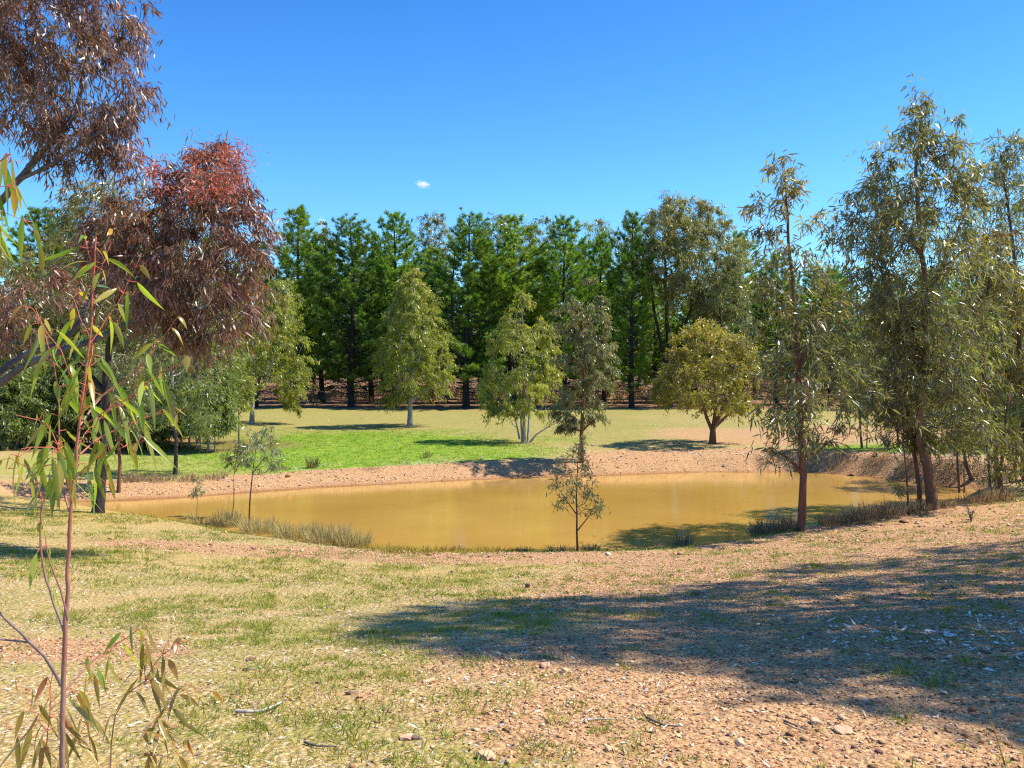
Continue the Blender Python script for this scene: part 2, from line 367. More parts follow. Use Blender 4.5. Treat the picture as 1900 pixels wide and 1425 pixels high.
def ground_material():
    m, nt, N, L, b = newmat('meadow_and_gravel')
    v = coords(nt, (1, 1, 1))
    nb = noise(nt, .9, 5, .6, v); nm = noise(nt, 5.5, 5, .65, v); nf = noise(nt, 38, 4, .7, v); nt2 = noise(nt, 2.3, 6, .7, v)
    vo = N.new('ShaderNodeTexVoronoi'); vo.inputs['Scale'].default_value = 26; L.new(v, vo.inputs['Vector'])
    vo2 = N.new('ShaderNodeTexVoronoi'); vo2.inputs['Scale'].default_value = 75; L.new(v, vo2.inputs['Vector'])
    sep = N.new('ShaderNodeSeparateColor'); L.new(vo.outputs['Color'], sep.inputs[0])
    sep2 = N.new('ShaderNodeSeparateColor'); L.new(vo2.outputs['Color'], sep2.inputs[0])
    # dry grass and litter between the tufts
    straw = mixc(nt, ramp(nt, nf, [(.35, 0.0), (.66, 1.0)]), (.24, .15, .045), (.48, .345, .14))
    straw = mixc(nt, ramp(nt, sep2.outputs[0], [(.80, 0.0), (.93, .8)]), straw, (.62, .50, .36))
    green = mixc(nt, ramp(nt, nf, [(.35, 0.0), (.66, 1.0)]), (.10, .13, .014), (.26, .28, .035))
    g = ramp(nt, math_(nt, 'ADD', math_(nt, 'MULTIPLY', nm, .55), math_(nt, 'MULTIPLY', nb, .45)), [(.46, 0.0), (.60, .50)])
    g = math_(nt, 'MULTIPLY', g, math_(nt, 'SUBTRACT', 1.0, math_(nt, 'MULTIPLY', attr(nt, 'straw'), .55)))
    col = mixc(nt, g, straw, green)
    gold = mixc(nt, ramp(nt, nt2, [(.4, 0.0), (.6, 1.0)]), (.38, .26, .05), (.50, .32, .07))
    col = mixc(nt, math_(nt, 'MULTIPLY', attr(nt, 'straw'), .5), col, gold)
    soil = mixc(nt, sep.outputs[0], (.22, .10, .04), (.46, .26, .115))
    soil = mixc(nt, ramp(nt, sep2.outputs[1], [(.2, 0.0), (.9, .7)]), soil, (.60, .38, .20))
    soil = mixc(nt, ramp(nt, sep2.outputs[2], [(.84, 0.0), (.95, .8)]), soil, (.30, .13, .09))
    soil = mixc(nt, ramp(nt, nm, [(.55, 0.0), (.75, .35)]), soil, (.36, .30, .12))
    ga = math_(nt, 'ADD', attr(nt, 'gravel'), math_(nt, 'MULTIPLY', math_(nt, 'SUBTRACT', nm, .5), 1.1))
    col = mixc(nt, ramp(nt, ga, [(.42, 0.0), (.62, 1.0)]), col, soil)
    lush = mixc(nt, ramp(nt, nf, [(.3, 0.0), (.7, 1.0)]), (.105, .20, .013), (.215, .33, .022))
    lush = mixc(nt, ramp(nt, nt2, [(.48, 0.0), (.66, .65)]), lush, (.36, .35, .06)); lush = mixc(nt, ramp(nt, nm, [(.58, 0.0), (.70, .5)]), lush, (.40, .33, .12))
    la = math_(nt, 'ADD', attr(nt, 'lush'), math_(nt, 'MULTIPLY', math_(nt, 'SUBTRACT', nt2, .5), .6))
    col = mixc(nt, ramp(nt, la, [(.15, 0.0), (.85, 1.0)]), col, lush)
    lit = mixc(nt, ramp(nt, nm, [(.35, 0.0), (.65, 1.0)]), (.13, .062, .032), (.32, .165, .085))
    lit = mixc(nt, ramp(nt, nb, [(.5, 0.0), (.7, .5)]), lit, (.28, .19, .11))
    col = mixc(nt, attr(nt, 'litter'), col, lit)  # litter mask also carries the painted shade under the left thicket
    ol = mixc(nt, ramp(nt, nf, [(.3, 0.0), (.7, 1.0)]), (.18, .16, .038), (.32, .265, .075)); ol = mixc(nt, ramp(nt, nt2, [(.42, 0.0), (.60, .75)]), ol, (.17, .20, .03))
    col = mixc(nt, math_(nt, 'MULTIPLY', attr(nt, 'olive'), .8), col, ol)
    wet = attr(nt, 'wet')
    col = mixc(nt, wet, col, mixc(nt, 1.0, col, (.62, .50, .36), 'MULTIPLY'))
    L.new(col, b.inputs['Base Color']); b.inputs['Roughness'].default_value = .9; b.inputs['Specular IOR Level'].default_value = .15
    h = math_(nt, 'ADD', math_(nt, 'MULTIPLY', nf, .6), math_(nt, 'ADD', math_(nt, 'MULTIPLY', vo.outputs['Distance'], -.9), math_(nt, 'MULTIPLY', nm, .8)))
    L.new(bump(nt, h, .022, 1.0), b.inputs['Normal']); return m
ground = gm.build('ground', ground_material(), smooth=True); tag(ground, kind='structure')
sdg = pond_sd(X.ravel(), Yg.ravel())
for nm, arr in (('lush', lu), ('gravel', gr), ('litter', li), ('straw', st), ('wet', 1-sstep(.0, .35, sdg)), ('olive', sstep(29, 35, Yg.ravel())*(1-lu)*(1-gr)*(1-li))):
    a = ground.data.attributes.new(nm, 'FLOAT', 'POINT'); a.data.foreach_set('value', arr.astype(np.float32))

# muddy water
def water_material():
    m, nt, N, L, b = newmat('muddy_water')
    v = coords(nt, (1, 1, 1)); n = noise(nt, .35, 3, .5, v)
    L.new(mixc(nt, ramp(nt, n, [(.35, 0.0), (.65, 1.0)]), (.385, .215, .046), (.44, .255, .058)), b.inputs['Base Color'])
    b.inputs['Roughness'].default_value = .04; b.inputs['IOR'].default_value = 1.33; b.inputs['Specular IOR Level'].default_value = 1.0
    v2 = coords(nt, (3.2, 9, 1)); r1 = noise(nt, 1.0, 5, .6, v2); v3 = coords(nt, (14, 40, 1)); r2 = noise(nt, 1.0, 2, .5, v3)
    L.new(bump(nt, math_(nt, 'ADD', r1, math_(nt, 'MULTIPLY', r2, .08)), .008, .30), b.inputs['Normal']); return m
wm = MB(); cpt = POND.mean(0); out = []
for k in range(len(POND)):
    a, b = POND[k], POND[(k+1) % len(POND)]
    nrm = np.array([b[1]-a[1], a[0]-b[0]]); p0 = POND[k-1]
    tg = norm((b-p0)[None])[0]; out.append(POND[k]+np.array([tg[1], -tg[0]])*.45)
out = np.array(out)
me = bpy.data.meshes.new('pond_water'); n_ = len(out); me.from_pydata([(p[0], p[1], 0) for p in out]+[(p[0], p[1], -1.2) for p in out], [], [list(range(n_)), list(range(2*n_-1, n_-1, -1))]+[[k, n_+k, n_+(k+1) % n_, (k+1) % n_] for k in range(n_)]); me.update()
me.materials.append(water_material())
water = bpy.data.objects.new('pond_water', me); COL.objects.link(water); tag(water, kind='structure')

# ------------------------------------------------------------------ tree builder
def bez(a, c, b, n):
    t = np.linspace(0, 1, n)[:, None]; return a*(1-t)**2+2*c*t*(1-t)+b*t*t

def skeleton(stems, targets, tip_r, seg, up=.5, sag=.0, wpen=1.5):
    """stems: list of (pts (n,3), r0, r1). returns node arrays + chains for the branches"""
    pos = []; rad_fixed = []; par = []
    for pts, r0, r1 in stems:
        b0 = len(pos)
        L = np.r_[0, np.cumsum(np.linalg.norm(np.diff(pts, axis=0), axis=1))]; L /= L[-1]
        for k in range(len(pts)):
            pos.append(pts[k]); rad_fixed.append(r0+(r1-r0)*L[k]); par.append(-1)
    nst = len(pos); pos = list(pos); P_ = np.array(pos); lvl = np.zeros(nst)
    dist0 = np.array([np.min(np.linalg.norm(P_-t, axis=1)) for t in targets]); order = np.argsort(dist0)
    cap = 60000; PP = np.zeros((cap, 3)); PP[:nst] = P_; n = nst; parent = -np.ones(cap, int); ischain = []
    zmin = P_[:, 2].min(); zspan = max(P_[:, 2].max()-zmin, .1)
    okst = (P_[:, 2]-zmin) > 0.0
    for ti in order:
        t = targets[ti]; q = PP[:n]; d = t-q; h = np.hypot(d[:, 0], d[:, 1]); dz = d[:, 2]
        cost = np.linalg.norm(d, axis=1)+wpen*np.maximum(0, up*h-dz)
        k = int(np.argmin(cost)); a = q[k].copy(); ln = np.linalg.norm(t-a)
        if ln < 1e-3: continue
        m = max(2, int(ln/seg)+1)
        c = a+(t-a)*.5+np.array([0, 0, -.12*ln*(1 if sag == 0 else sag)])+rng.normal(size=3)*ln*.07
        pts = bez(a, c, t, m+1)[1:]
        pts[:-1] += rng.normal(size=(len(pts)-1, 3))*ln*.018
        idx = np.arange(n, n+len(pts)); PP[idx] = pts; parent[idx] = np.r_[k, idx[:-1]]; n += len(pts)
        ischain.append((k, idx))
    area = np.zeros(n); rr = np.zeros(n); rr[:nst] = rad_fixed
    leafn = np.zeros(n)
    for k in range(n-1, nst-1, -1):
        if area[k] == 0: area[k] = tip_r**2.1
        rr[k] = area[k]**(1/2.1); p = parent[k]
        if p >= 0: area[p] += area[k]*(1.0)
    return PP[:n], rr, ischain, nst

def in_rows(rows, n, Y, fill=.45, ydepth=1.0):
    """targets inside a crown given as outline rows (py, px_left, px_right), turned into a round body about its axis at depth Y"""
    rows = np.array(rows, float); py = rows[:, 0]; w = rows[:, 2]-rows[:, 1]
    cum = np.r_[0, np.cumsum((w[1:]+w[:-1])/2*np.diff(py))]
    u = (np.arange(n)+rng.random(n))/n*cum[-1]; y = np.interp(u, cum, py)
    l = np.interp(y, py, rows[:, 1]); r = np.interp(y, py, rows[:, 2]); c = (l+r)/2; h = (r-l)/2
    rad = rng.random(n)**fill; a = rng.random(n)*2*math.pi
    dx = np.cos(a)*rad*h; dy = np.sin(a)*rad*h*ydepth
    X_ = (c+dx-CX)/F*Y; Z_ = EYE-(y-HY)/F*Y; Y_ = Y+dy/F*Y
    return np.stack([X_, Y_, Z_], 1)

def foliage(mb, tb, targets, dirs, cr, nl, leaf, seg, droop, tipf, twigs=5, twig_r=.0025, spread=1.0, zr=None):
    """leaf sprays about each target: a few twigs that fan out, leaves hung along them"""
    L0, W0 = leaf; n = len(targets)
    zlo, zhi = zr or (targets[:, 2].min(), targets[:, 2].max())
    for k in range(n):
        r = cr*rng.choice([.6, .8, 1.0, 1.25, 1.6], p=[.2, .25, .25, .2, .1]); t = targets[k]; m = twigs
        dd = norm(dirs[k]*.7+rdir(m)*1.0*spread+np.array([0, 0, .25])); ln = r*rng.uniform(.6, 1.3, m)
        per = max(1, int(nl/m*rng.uniform(.6, 1.4)))
        fr = rng.uniform(.12, 1, (m, per))
        sagv = np.array([0, 0, -1.0])
        pts = t+dd[:, None]*(ln[:, None]*fr)[..., None]+sagv*((ln[:, None]*fr*fr)*droop*.45)[..., None]
        pts = pts.reshape(-1, 3)+rng.normal(size=(m*per, 3))*r*.10
        ld = norm(np.repeat(dd, per, 0)*.45+rdir(m*per)*.75+sagv*droop)
        L = L0*rng.uniform(.6, 1.25, m*per); Wd = W0*rng.uniform(.7, 1.25, m*per)
        top = np.clip((pts[:, 2]-zlo)/(zhi-zlo+1e-6), 0, 1)
        tp = np.clip(rng.random(m*per)*tipf*(.35+1.3*top**2)*(fr.ravel()**1.5)*2*(1.0 if rng.random() < .6 else .3), 0, 1)
        vv = np.clip(rng.normal(.5, .24, m*per)+rng.normal()*.20, 0, 1)
        add_leaves(mb, pts, ld, L, Wd, seg, curl=.18, sag=.12, v=vv, tip=tp)
        if tb is not None:
            for q in range(m):
                f = np.linspace(0, 1, 4)[:, None]
                add_tube(tb, t+dd[q]*ln[q]*f+sagv*(ln[q]*f*f)*droop*.45, np.array([1, .8, .6, .4])*twig_r, 3, cap=False)

def gum_tree(name, label, base, stems, rows, nc, nl, leaf, cr, lm, bark, r0, seg=1, droop=.8, tipf=.25, fill=.45, group=None, cat='tree',
             near=False, tip_r=.006, up=.5, limbbark=None, extra=None, twigs=5, sides=9, crown_depth=1.0, root_y=None, lumps=.0, segl=None, twig_r=.0025, r1=.25, cut=.36, cdy=0):
    """base (px,py) on the ground or ((x,y)); stems = list of pixel polylines from foot to top, each [(px,py[,dY])..]; rows = crown outline"""
    b = G(*base) if root_y is None else np.array([(base[0]-CX)/F*root_y, root_y, T((base[0]-CX)/F*root_y, root_y)])
    Yb = b[1]; root = empty(name, b, label, cat, group)
    ST = []
    for si, s in enumerate(stems):
        pts = [P(q[0], q[1], Yb+(q[2] if len(q) > 2 else 0)) for q in s]
        if si == 0 or s[0][1] >= base[1]-3: pts[0] = b+np.array([pts[0][0]-b[0], 0, -.12]) if si else b+np.array([0, 0, -.12])
        sp = smooth_path(pts, step=max(.12, .03*Yb*.4)); sp[1:-1] += rng.normal(size=(len(sp)-2, 3))*r0*.12
        rr0 = r0*(1 if si == 0 else .62); ST.append((sp, rr0, rr0*r1))
    tb = MB()
    for sp, a, c in ST:
        L = np.linspace(0, 1, len(sp)); rad = a+(c-a)*L; rad = rad*(1+.35*np.exp(-L*22) if sp is ST[0][0] else 1)*(1+rng.normal(size=len(sp))*.03)
        add_tube(tb, sp, rad, sides)
    tb.build('trunk', BM[bark], root, b, smooth=True)
    tg = in_rows(rows, nc, Yb+cdy, fill, crown_depth)
    if extra is not None: tg = np.concatenate([tg, extra(Yb)])
    if lumps:
        q = tg-b; k = fbm(q[:, 0]+q[:, 2]*.75+30, q[:, 1]-q[:, 2]*.6+30, lumps, int(abs(b[0]*10))+3, 2); q2 = fbm(q[:, 2]*1.3+q[:, 0]*.4+50, q[:, 0]*1.1-q[:, 1]*.3+50, lumps, 91, 2)
        tg = tg[np.minimum(k, q2) > cut]
    pos, rr, chains, nst = skeleton(ST, tg, tip_r, segl or max(.15, cr*.5), up)
    bb = MB()
    for k, idx in chains:
        pts = np.concatenate([pos[k:k+1], pos[idx]]); rd = rr[idx]; r_ = np.r_[min(rr[k], rd[0]*1.15), rd]
        r_ = np.minimum(r_, r0*.75)
        add_tube(bb, pts, r_, 6 if r_[0] > .03 else 4, cap=False)
    dirs = norm(tg-np.array([pos[chains[0][0]][0] if chains else b[0], Yb, 0])*0-np.stack([np.full(len(tg), tg[:, 0].mean()), np.full(len(tg), Yb), tg[:, 2]-.3], 1))
    fb = MB(); foliage(fb, bb if near else None, tg, dirs, cr, nl, leaf, seg, droop, tipf, twigs, twig_r)
    bb.build('branches', BM[limbbark or bark], root, b, smooth=True)
    fb.build('crown', LM[lm], root, b)
    return root

# ------------------------------------------------------------------ pines
def pine_meshes(H, Rmax, seed, tufts=1.35, bare=.13, lean=.0, twin=False):
    global rng
    keep = rng; rng = np.random.default_rng(seed)
    tb, bb, fb = MB(), MB(), MB()
    tr = smooth_path([(0, 0, -.3), (rng.normal()*.08, rng.normal()*.08, H*.3), (lean*.5+rng.normal()*.12, rng.normal()*.1, H*.65), (lean, 0, H*.985)], step=.5)
    add_tube(tb, tr, np.interp(tr[:, 2], [0, H*.1, H*.7, H], [.24, .19, .09, .02]), 8)
    if twin:
        t2 = smooth_path([(0, 0, H*.13), (.5, .1, H*.25), (.85, .2, H*.5), (.7, .2, H*.8)], step=.5); add_tube(tb, t2, np.linspace(.14, .03, len(t2)), 7)
    P0, D0 = [], []
    z = H*bare*.6; az = rng.random()*6
    ph = rng.random(6)*6
    while z < H*.98:
        f = z/H
        env = np.interp(f, [0, .12, .25, .45, .62, .78, .9, 1], [.35, .6, .85, 1, .92, .68, .36, .10])*Rmax
        nb = rng.integers(3, 6)
        for k in range(nb):
            az += 2.4+rng.normal()*.4
            ln = env*rng.uniform(.62, 1.12)*(1+.16*math.sin(az*2+f*9+ph[0])); rise = np.interp(f, [0, .3, .7, 1], [.02, .25, .6, 1.3])
            cxy = np.array([np.interp(z, tr[:, 2], tr[:, 0]), np.interp(z, tr[:, 2], tr[:, 1]), z])
            d = np.array([math.cos(az), math.sin(az), 0]); m = 7; t = np.linspace(0, 1, m)
            pts = cxy+d*(ln*t)[:, None]+np.array([0, 0, 1])*(ln*(rise*t*t*.75+.10*t-.05))[:, None]
            pts[1:-1] += rng.normal(size=(m-2, 3))*.05
            add_tube(bb, pts, np.linspace(.045*(1.15-f), .01, m), 4, cap=False)
            if f < bare and rng.random() < .85: continue
            nt_ = max(5, int(13*ln/2*tufts))
            for q in range(nt_):
                s = rng.uniform(.30 if f < .75 else .1, 1.0); base = np.array([np.interp(s, t, pts[:, c]) for c in range(3)])
                side = np.cross(d, [0, 0, 1])*rng.choice([-1, 1])
                out = norm((d*rng.uniform(.3, 1)+side*rng.uniform(.0, 1.1)+np.array([0, 0, rng.uniform(.1, .8)]))[None])[0]
                l2 = rng.uniform(.15, .75)*(1.25-s)*min(1, ln)
                end = base+out*l2
                add_tube(bb, np.array([base, end]), np.array([.012, .006]), 3, cap=False)
                nn = 3
                for w in range(nn):
                    P0.append(base+(end-base)*(1-w*.33)+rng.normal(size=3)*.05); D0.append(out+np.array([0, 0, .35]))
        z += rng.uniform(.26, .44)
    P0 = np.array(P0); D0 = norm(np.array(D0)); nb = 14
    c = np.repeat(P0, nb, 0)+rng.normal(size=(len(P0)*nb, 3))*.03; dd = norm(np.repeat(D0, nb, 0)*.95+rdir(len(c))*.8)
    cv = np.repeat(np.clip(rng.normal(.45, .22, len(P0)), 0, 1), nb); tp = np.repeat((rng.random(len(P0)) < .3)*rng.random(len(P0)), nb)*.9
    n = len(c); L = rng.uniform(.13, .26, (n, 1)); s = norm(np.cross(dd, rdir(n)))*.014
    mbV = np.stack([c-s, c+s, c+dd*L], 1)
    fb.add(mbV, None, np.arange(n)[:, None]*3+np.array([0, 1, 2]), at=np.stack([np.clip(cv+rng.normal(size=n)*.12, 0, 1), tp], 1))
    rng = keep
    return tb, bb, fb
PROTO = []
for H, Rm, sd, lean, twin in ((13.2, 3.1, 1, .2, False), (13.2, 3.3, 2, -.2, True), (13.2, 2.8, 3, .1, False), (13.2, 2.2, 4, .1, False)):
    tb, bb, fb = pine_meshes(H, Rm, sd, lean=lean, twin=twin)
    root = empty('pine_tree', (0, 0, -200), 'x', 'pine tree')
    a = tb.build('trunk', BM['pine'], root, smooth=True); b = bb.build('branches', BM['pine'], root); c = fb.build('crown', LM['pine'], root)
    PROTO.append([root, False])
def pine(px, top, Y, proto, rz, label, group, w=1.0, name='pine_tree'):
    x = (px-CX)/F*Y; z0 = T(x, Y); H = EYE-(top-HY)/F*Y-z0; s = H/13.2
    src, used = PROTO[proto]
    if used:
        o = src.copy(); COL.objects.link(o)
        for ch in src.children:
            c = ch.copy(); COL.objects.link(c); c.parent = o
    else: o = src; PROTO[proto][1] = True
    o.location = (x, Y, z0); o.scale = (s*w, s*w, s); o.rotation_euler = (0, 0, rz)
    tag(o, label, 'pine tree', group); return o
GP = 'pines of the dark plantation behind the meadow'
FRONT = [
 (474, 452, 58.5, 2, 1.0, 'dark pine behind the white-trunked gum at the left end of the meadow', 1.0),
 (548, 386, 59.0, 0, 0.4, 'tall pine with a lone knobbly top just right of the red-leaved crown', .95),
 (651, 402, 59.0, 1, 1.3, 'broad double-stemmed pine, second in the front row from the red-leaved crown', 1.05),
 (733, 394, 60.5, 0, 2.2, 'pine with a rounded top directly behind the first pale-trunked meadow gum', .95),
 (865, 396, 58.5, 1, 3.3, 'big pine with a forked dark trunk between the two pale-trunked meadow gums', 1.15),
 (955, 402, 60.5, 2, 4.4, 'bright green pine rising behind the many-stemmed white gum', 1.15),
 (1047, 404, 60.0, 0, 5.2, 'dark pine with a twin top behind the red-trunked gum on the far shore', .9),
 (1172, 388, 57.5, 3, 0.9, 'slim tall pine with a bare trunk standing left of the big spreading gum', .85),
 (1120, 430, 62.5, 3, 2.9, 'thin pine half hidden behind the slim tall pine near the big spreading gum', .95),
 (600, 455, 65.5, 2, 3.9, 'lower pine filling the gap between the lone-topped pine and the double-stemmed pine', 1.1),
 (690, 440, 66.0, 2, 5.0, 'pine in the second row showing its top between the double-stemmed and round-topped pines', 1.0),
 (800, 462, 66.0, 0, 1.8, 'low-topped pine in the second row left of the fork-trunked pine', 1.0),
 (905, 448, 66.5, 3, 3.0, 'second-row pine squeezed between the fork-trunked and bright green pines', 1.1),
 (1000, 455, 66.5, 1, 0.2, 'second-row pine between the bright green pine and the twin-topped pine', .9),
 (1085, 450, 67.0, 2, 1.2, 'second-row pine between the twin-topped pine and the slim bare-trunked pine', .9),
 (1215, 520, 66.0, 2, 2.2, 'low green pine under the left half of the big spreading gum', 1.1),
 (1290, 540, 67.0, 0, 3.2, 'low green pine under the middle of the big spreading gum', 1.0),
 (1375, 432, 66.0, 2, 4.2, 'pine whose dark tip shows just right of the big spreading gum', 1.0),
 (1440, 470, 62.0, 0, 5.6, 'dark pine behind the lone gum on the near shore', 1.0),
 (1540, 500, 63.0, 1, 2.6, 'dark pine in the wood between the lone shore gum and the tall shore gum', 1.0),
 (1640, 510, 61.0, 2, 0.6, 'dark pine in the wood just left of the tall shore gum', 1.1),
 (1740, 500, 64.0, 0, 4.6, 'dark pine in the wood right behind the tall shore gum', 1.0),
 (1850, 505, 62.0, 1, 1.6, 'dark pine in the wood at the right edge of the view', 1.1),
 (70, 386, 52.0, 0, 2.0, 'dark pine whose top shows under the hanging green leaves at the left edge', 1.0),
 (125, 402, 54.0, 2, 3.0, 'dark pine showing under the upper red-leaved crown near the left edge', 1.0),
 (200, 430, 56.0, 1, 4.0, 'dark pine hidden mostly behind the red-leaved gum, left of the rough dark trunk', 1.0),
 (300, 440, 57.0, 2, 5.0, 'dark pine behind the middle of the lower red-leaved crown', 1.0),
 (385, 440, 58.0, 0, 0.0, 'dark pine behind the right side of the lower red-leaved crown', 1.0),
]
for (px, top, Y, pr, rz, lab, w) in FRONT: pine(px, top, Y, pr, rz, lab, GP, w)
for k in range(26):
    pine(430+k*54+rng.normal()*14, 500+rng.normal()*14, 71+(k % 4)*4.5+rng.random()*2, k % 4, k*1.7, 'pine standing deep in the plantation, mostly hidden by the front rows', 'pines deep in the plantation', 1.0)

# ------------------------------------------------------------------ gums on the meadow and behind the pines
GM = 'gums standing on the meadow'
gum_tree('gum_tree', 'pale gum with straight white trunk and kinked limb at the left end of the meadow', (467, 786), [[(467, 786), (470, 700), (468, 620), (466, 545)], [(470, 735), (486, 715), (500, 690), (512, 640)]],
  [(520, 470, 520), (550, 450, 545), (600, 415, 562), (650, 402, 568), (700, 455, 566), (735, 500, 560), (762, 535, 560)], 260, 130, (.15, .034), .46, 'yellow', 'white', .11, droop=1.0, tipf=.2, group=GM, lumps=1.4, cut=.34)
gum_tree('gum_tree', 'slim white-trunked gum with pointed yellow-green crown in front of the round-topped pine', (760, 791), [[(760, 791), (762, 720), (764, 640), (768, 560), (765, 510)], [(762, 745), (745, 725), (730, 715)], [(762, 742), (785, 728), (800, 722)], [(763, 700), (745, 640), (735, 590)], [(764, 700), (785, 640), (795, 590)]],
  [(502, 755, 775), (530, 738, 795), (580, 720, 812), (630, 705, 825), (680, 702, 838), (715, 705, 842), (748, 705, 745)], 300, 140, (.15, .034), .42, 'yellow', 'white', .11, droop=1.0, tipf=.25, group=GM, lumps=1.4, cut=.30)
gum_tree('gum_tree', 'many-stemmed white gum with a bare arching limb in the middle of the lawn edge', (972, 821), [[(974, 821), (972, 740), (974, 660), (968, 570)], [(969, 820), (966, 780), (960, 740), (950, 680)], [(978, 820), (981, 770), (986, 720), (992, 640)], [(978, 818), (995, 806), (1012, 795), (1030, 786), (1045, 780)], [(964, 815), (955, 775), (945, 755)]],
  [(545, 955, 978), (570, 940, 1000), (620, 915, 1022), (680, 898, 1035), (730, 893, 1030), (770, 905, 1000)], 240, 130, (.14, .032), .38, 'yellow', 'white', .065, droop=1.0, tipf=.35, group=GM, lumps=1.2, cut=.34)
gum_tree('gum_tree', 'grey-green gum with a rusty trunk on the far shore, behind the little shore sapling', (1080, 858), [[(1080, 858), (1079, 800), (1082, 720), (1080, 640), (1080, 560)], [(1080, 800), (1100, 780), (1122, 765)]],
  [(520, 1065, 1095), (560, 1045, 1120), (595, 1042, 1122), (630, 1035, 1138), (680, 1030, 1145), (730, 1035, 1135), (770, 1030, 1128), (800, 1040, 1085)], 200, 110, (.13, .030), .30, 'grey', 'redbrown', .07, droop=1.0, tipf=.5, group=GM, near=True, lumps=1.0, cut=.34)
gum_tree('gum_tree', 'low round-headed gum with a vase of pale limbs above its dark shade', (1322, 823), [[(1322, 823), (1323, 795), (1335, 770), (1352, 735), (1365, 690)], [(1322, 800), (1312, 775), (1302, 745), (1290, 700)], [(1322, 800), (1328, 760), (1325, 700), (1322, 650)], [(1323, 795), (1350, 770), (1375, 755), (1395, 750)]],
  [(602, 1285, 1335), (620, 1258, 1368), (660, 1240, 1398), (700, 1215, 1405), (735, 1212, 1408), (765, 1300, 1400)], 240, 120, (.14, .038), .40, 'gold', 'shed', .12, droop=.6, tipf=.45, group=GM, fill=.4, lumps=1.3, cut=.34)
GB = 'gums showing behind the pine row'
gum_tree('tall_gum_tree', 'big spreading gum with domed olive crown and dark trunks at the plantation edge', (1241, 762), [[(1241, 762), (1243, 680), (1238, 600), (1236, 520), (1230, 440)], [(1243, 700), (1262, 640), (1285, 560), (1300, 470)], [(1240, 690), (1222, 620), (1210, 540), (1205, 480)], [(1262, 762), (1275, 700), (1285, 620), (1305, 560), (1335, 480)]],
  [(372, 1225, 1300), (390, 1195, 1335), (425, 1180, 1362), (470, 1175, 1385), (520, 1180, 1395), (560, 1215, 1392), (590, 1330, 1390)], 430, 170, (.20, .05), .75, 'dome', 'pine', .22, root_y=59.5, droop=.8, tipf=.25, fill=.55, group=GB)
gum_tree('gum_tree', 'silvery gum crown low at the right shoulder of the big spreading gum', (1345, 760), [[(1345, 760), (1342, 690), (1338, 620), (1335, 560)]], [(515, 1320, 1350), (545, 1300, 1380), (590, 1295, 1390), (620, 1310, 1380), (650, 1330, 1370)], 90, 90, (.2, .05), .5, 'grey', 'pine', .12, root_y=57.5, group=GB, fill=.35)
for (px, top, Y, hw, lm, lab) in ((800, 398, 70, 46, 'grey', 'grey-leaved gum peeping over the pines left of the fork-trunked pine'), (590, 432, 71, 34, 'grey', 'small grey gum top between the lone-topped pine and the double-stemmed pine'),
      (925, 404, 71, 44, 'grey', 'grey-leaved gum top left of the bright green pine'), (1000, 408, 72, 40, 'grey', 'grey-leaved gum top between the bright green pine and the twin-topped pine'),
      (1105, 412, 70, 52, 'silver', 'thin silvery gum crown with sky showing through, left of the slim bare-trunked pine'), (1180, 440, 71, 40, 'grey', 'thin gum crown at the left foot of the big domed crown'),
      (1600, 560, 55, 70, 'olive', 'olive gum in the wood seen between the lone shore gum and the tall shore gum'), (1700, 540, 54, 70, 'grey', 'grey gum in the wood seen past the trunk of the tall shore gum'), (1830, 530, 50, 75, 'olive', 'olive gum in the wood at the right edge'),
      (30, 470, 34, 120, 'olive', 'olive-brown gum at the left edge behind the arching grey limbs'), (120, 440, 38, 90, 'olive', 'olive gum behind the red shoots of the near sapling')):
    b = 745
    gum_tree('gum_tree', lab, (px, 760), [[(px, 760), (px+6, 680), (px-4, 580), (px+2, top+40)]],
      [(top, px-hw*.3, px+hw*.4), (top+35, px-hw*.8, px+hw*.9), (top+100, px-hw, px+hw), (top+170, px-hw*.8, px+hw*.8), (top+220, px-hw*.5, px+hw*.4)], 170, 110, (.2, .05) if Y > 60 else (.16, .036), .62*Y/70, lm, 'pine', .12, root_y=Y, group=GB, fill=.5, tipf=.3)

# ------------------------------------------------------------------ gums on the shores
gum_tree('shore_gum_tree', 'lone upright gum with a single brown trunk on the near shore beside the rushes', (1487, 984), [[(1487, 984), (1490, 900), (1486, 780), (1478, 660), (1472, 540), (1462, 430), (1456, 330)], [(1489, 880), (1462, 850), (1440, 838)], [(1492, 845), (1520, 835), (1545, 815)], [(1480, 690), (1500, 640), (1510, 590)]],
  [(292, 1448, 1466), (350, 1415, 1500), (390, 1392, 1515), (430, 1420, 1520), (480, 1430, 1530), (540, 1415, 1560), (600, 1400, 1590), (680, 1390, 1610), (750, 1395, 1620), (810, 1415, 1600), (850, 1440, 1520)],
  185, 38, (.18, .030), .38, 'green', 'redbrown', .072, tip_r=.004, seg=2, lumps=1.0, cut=.22, droop=.75, tipf=.45, near=True, fill=.6, twigs=6, group='gums along the near shore', crown_depth=.9)
gum_tree('shore_gum_tree', 'tallest gum on the near shore with a stout peeling trunk and open pointed crown', (1732, 946), [[(1732, 946), (1722, 880), (1708, 800), (1712, 700), (1715, 580), (1710, 450), (1700, 330), (1708, 230)], [(1712, 640), (1660, 560), (1625, 480)], [(1712, 560), (1760, 470), (1790, 400)], [(1708, 470), (1660, 400), (1640, 350)]],
  [(192, 1690, 1718), (230, 1660, 1770), (280, 1635, 1765), (320, 1610, 1800), (380, 1560, 1805), (440, 1540, 1800), (500, 1560, 1820), (580, 1590, 1830), (680, 1610, 1830), (760, 1640, 1830), (830, 1660, 1820)],
  600, 44, (.17, .029), .40, 'green', 'shed', .10, tip_r=.004, seg=2, lumps=1.3, cut=.32, droop=.8, tipf=.3, near=True, fill=.6, twigs=6, group='gums along the near shore')
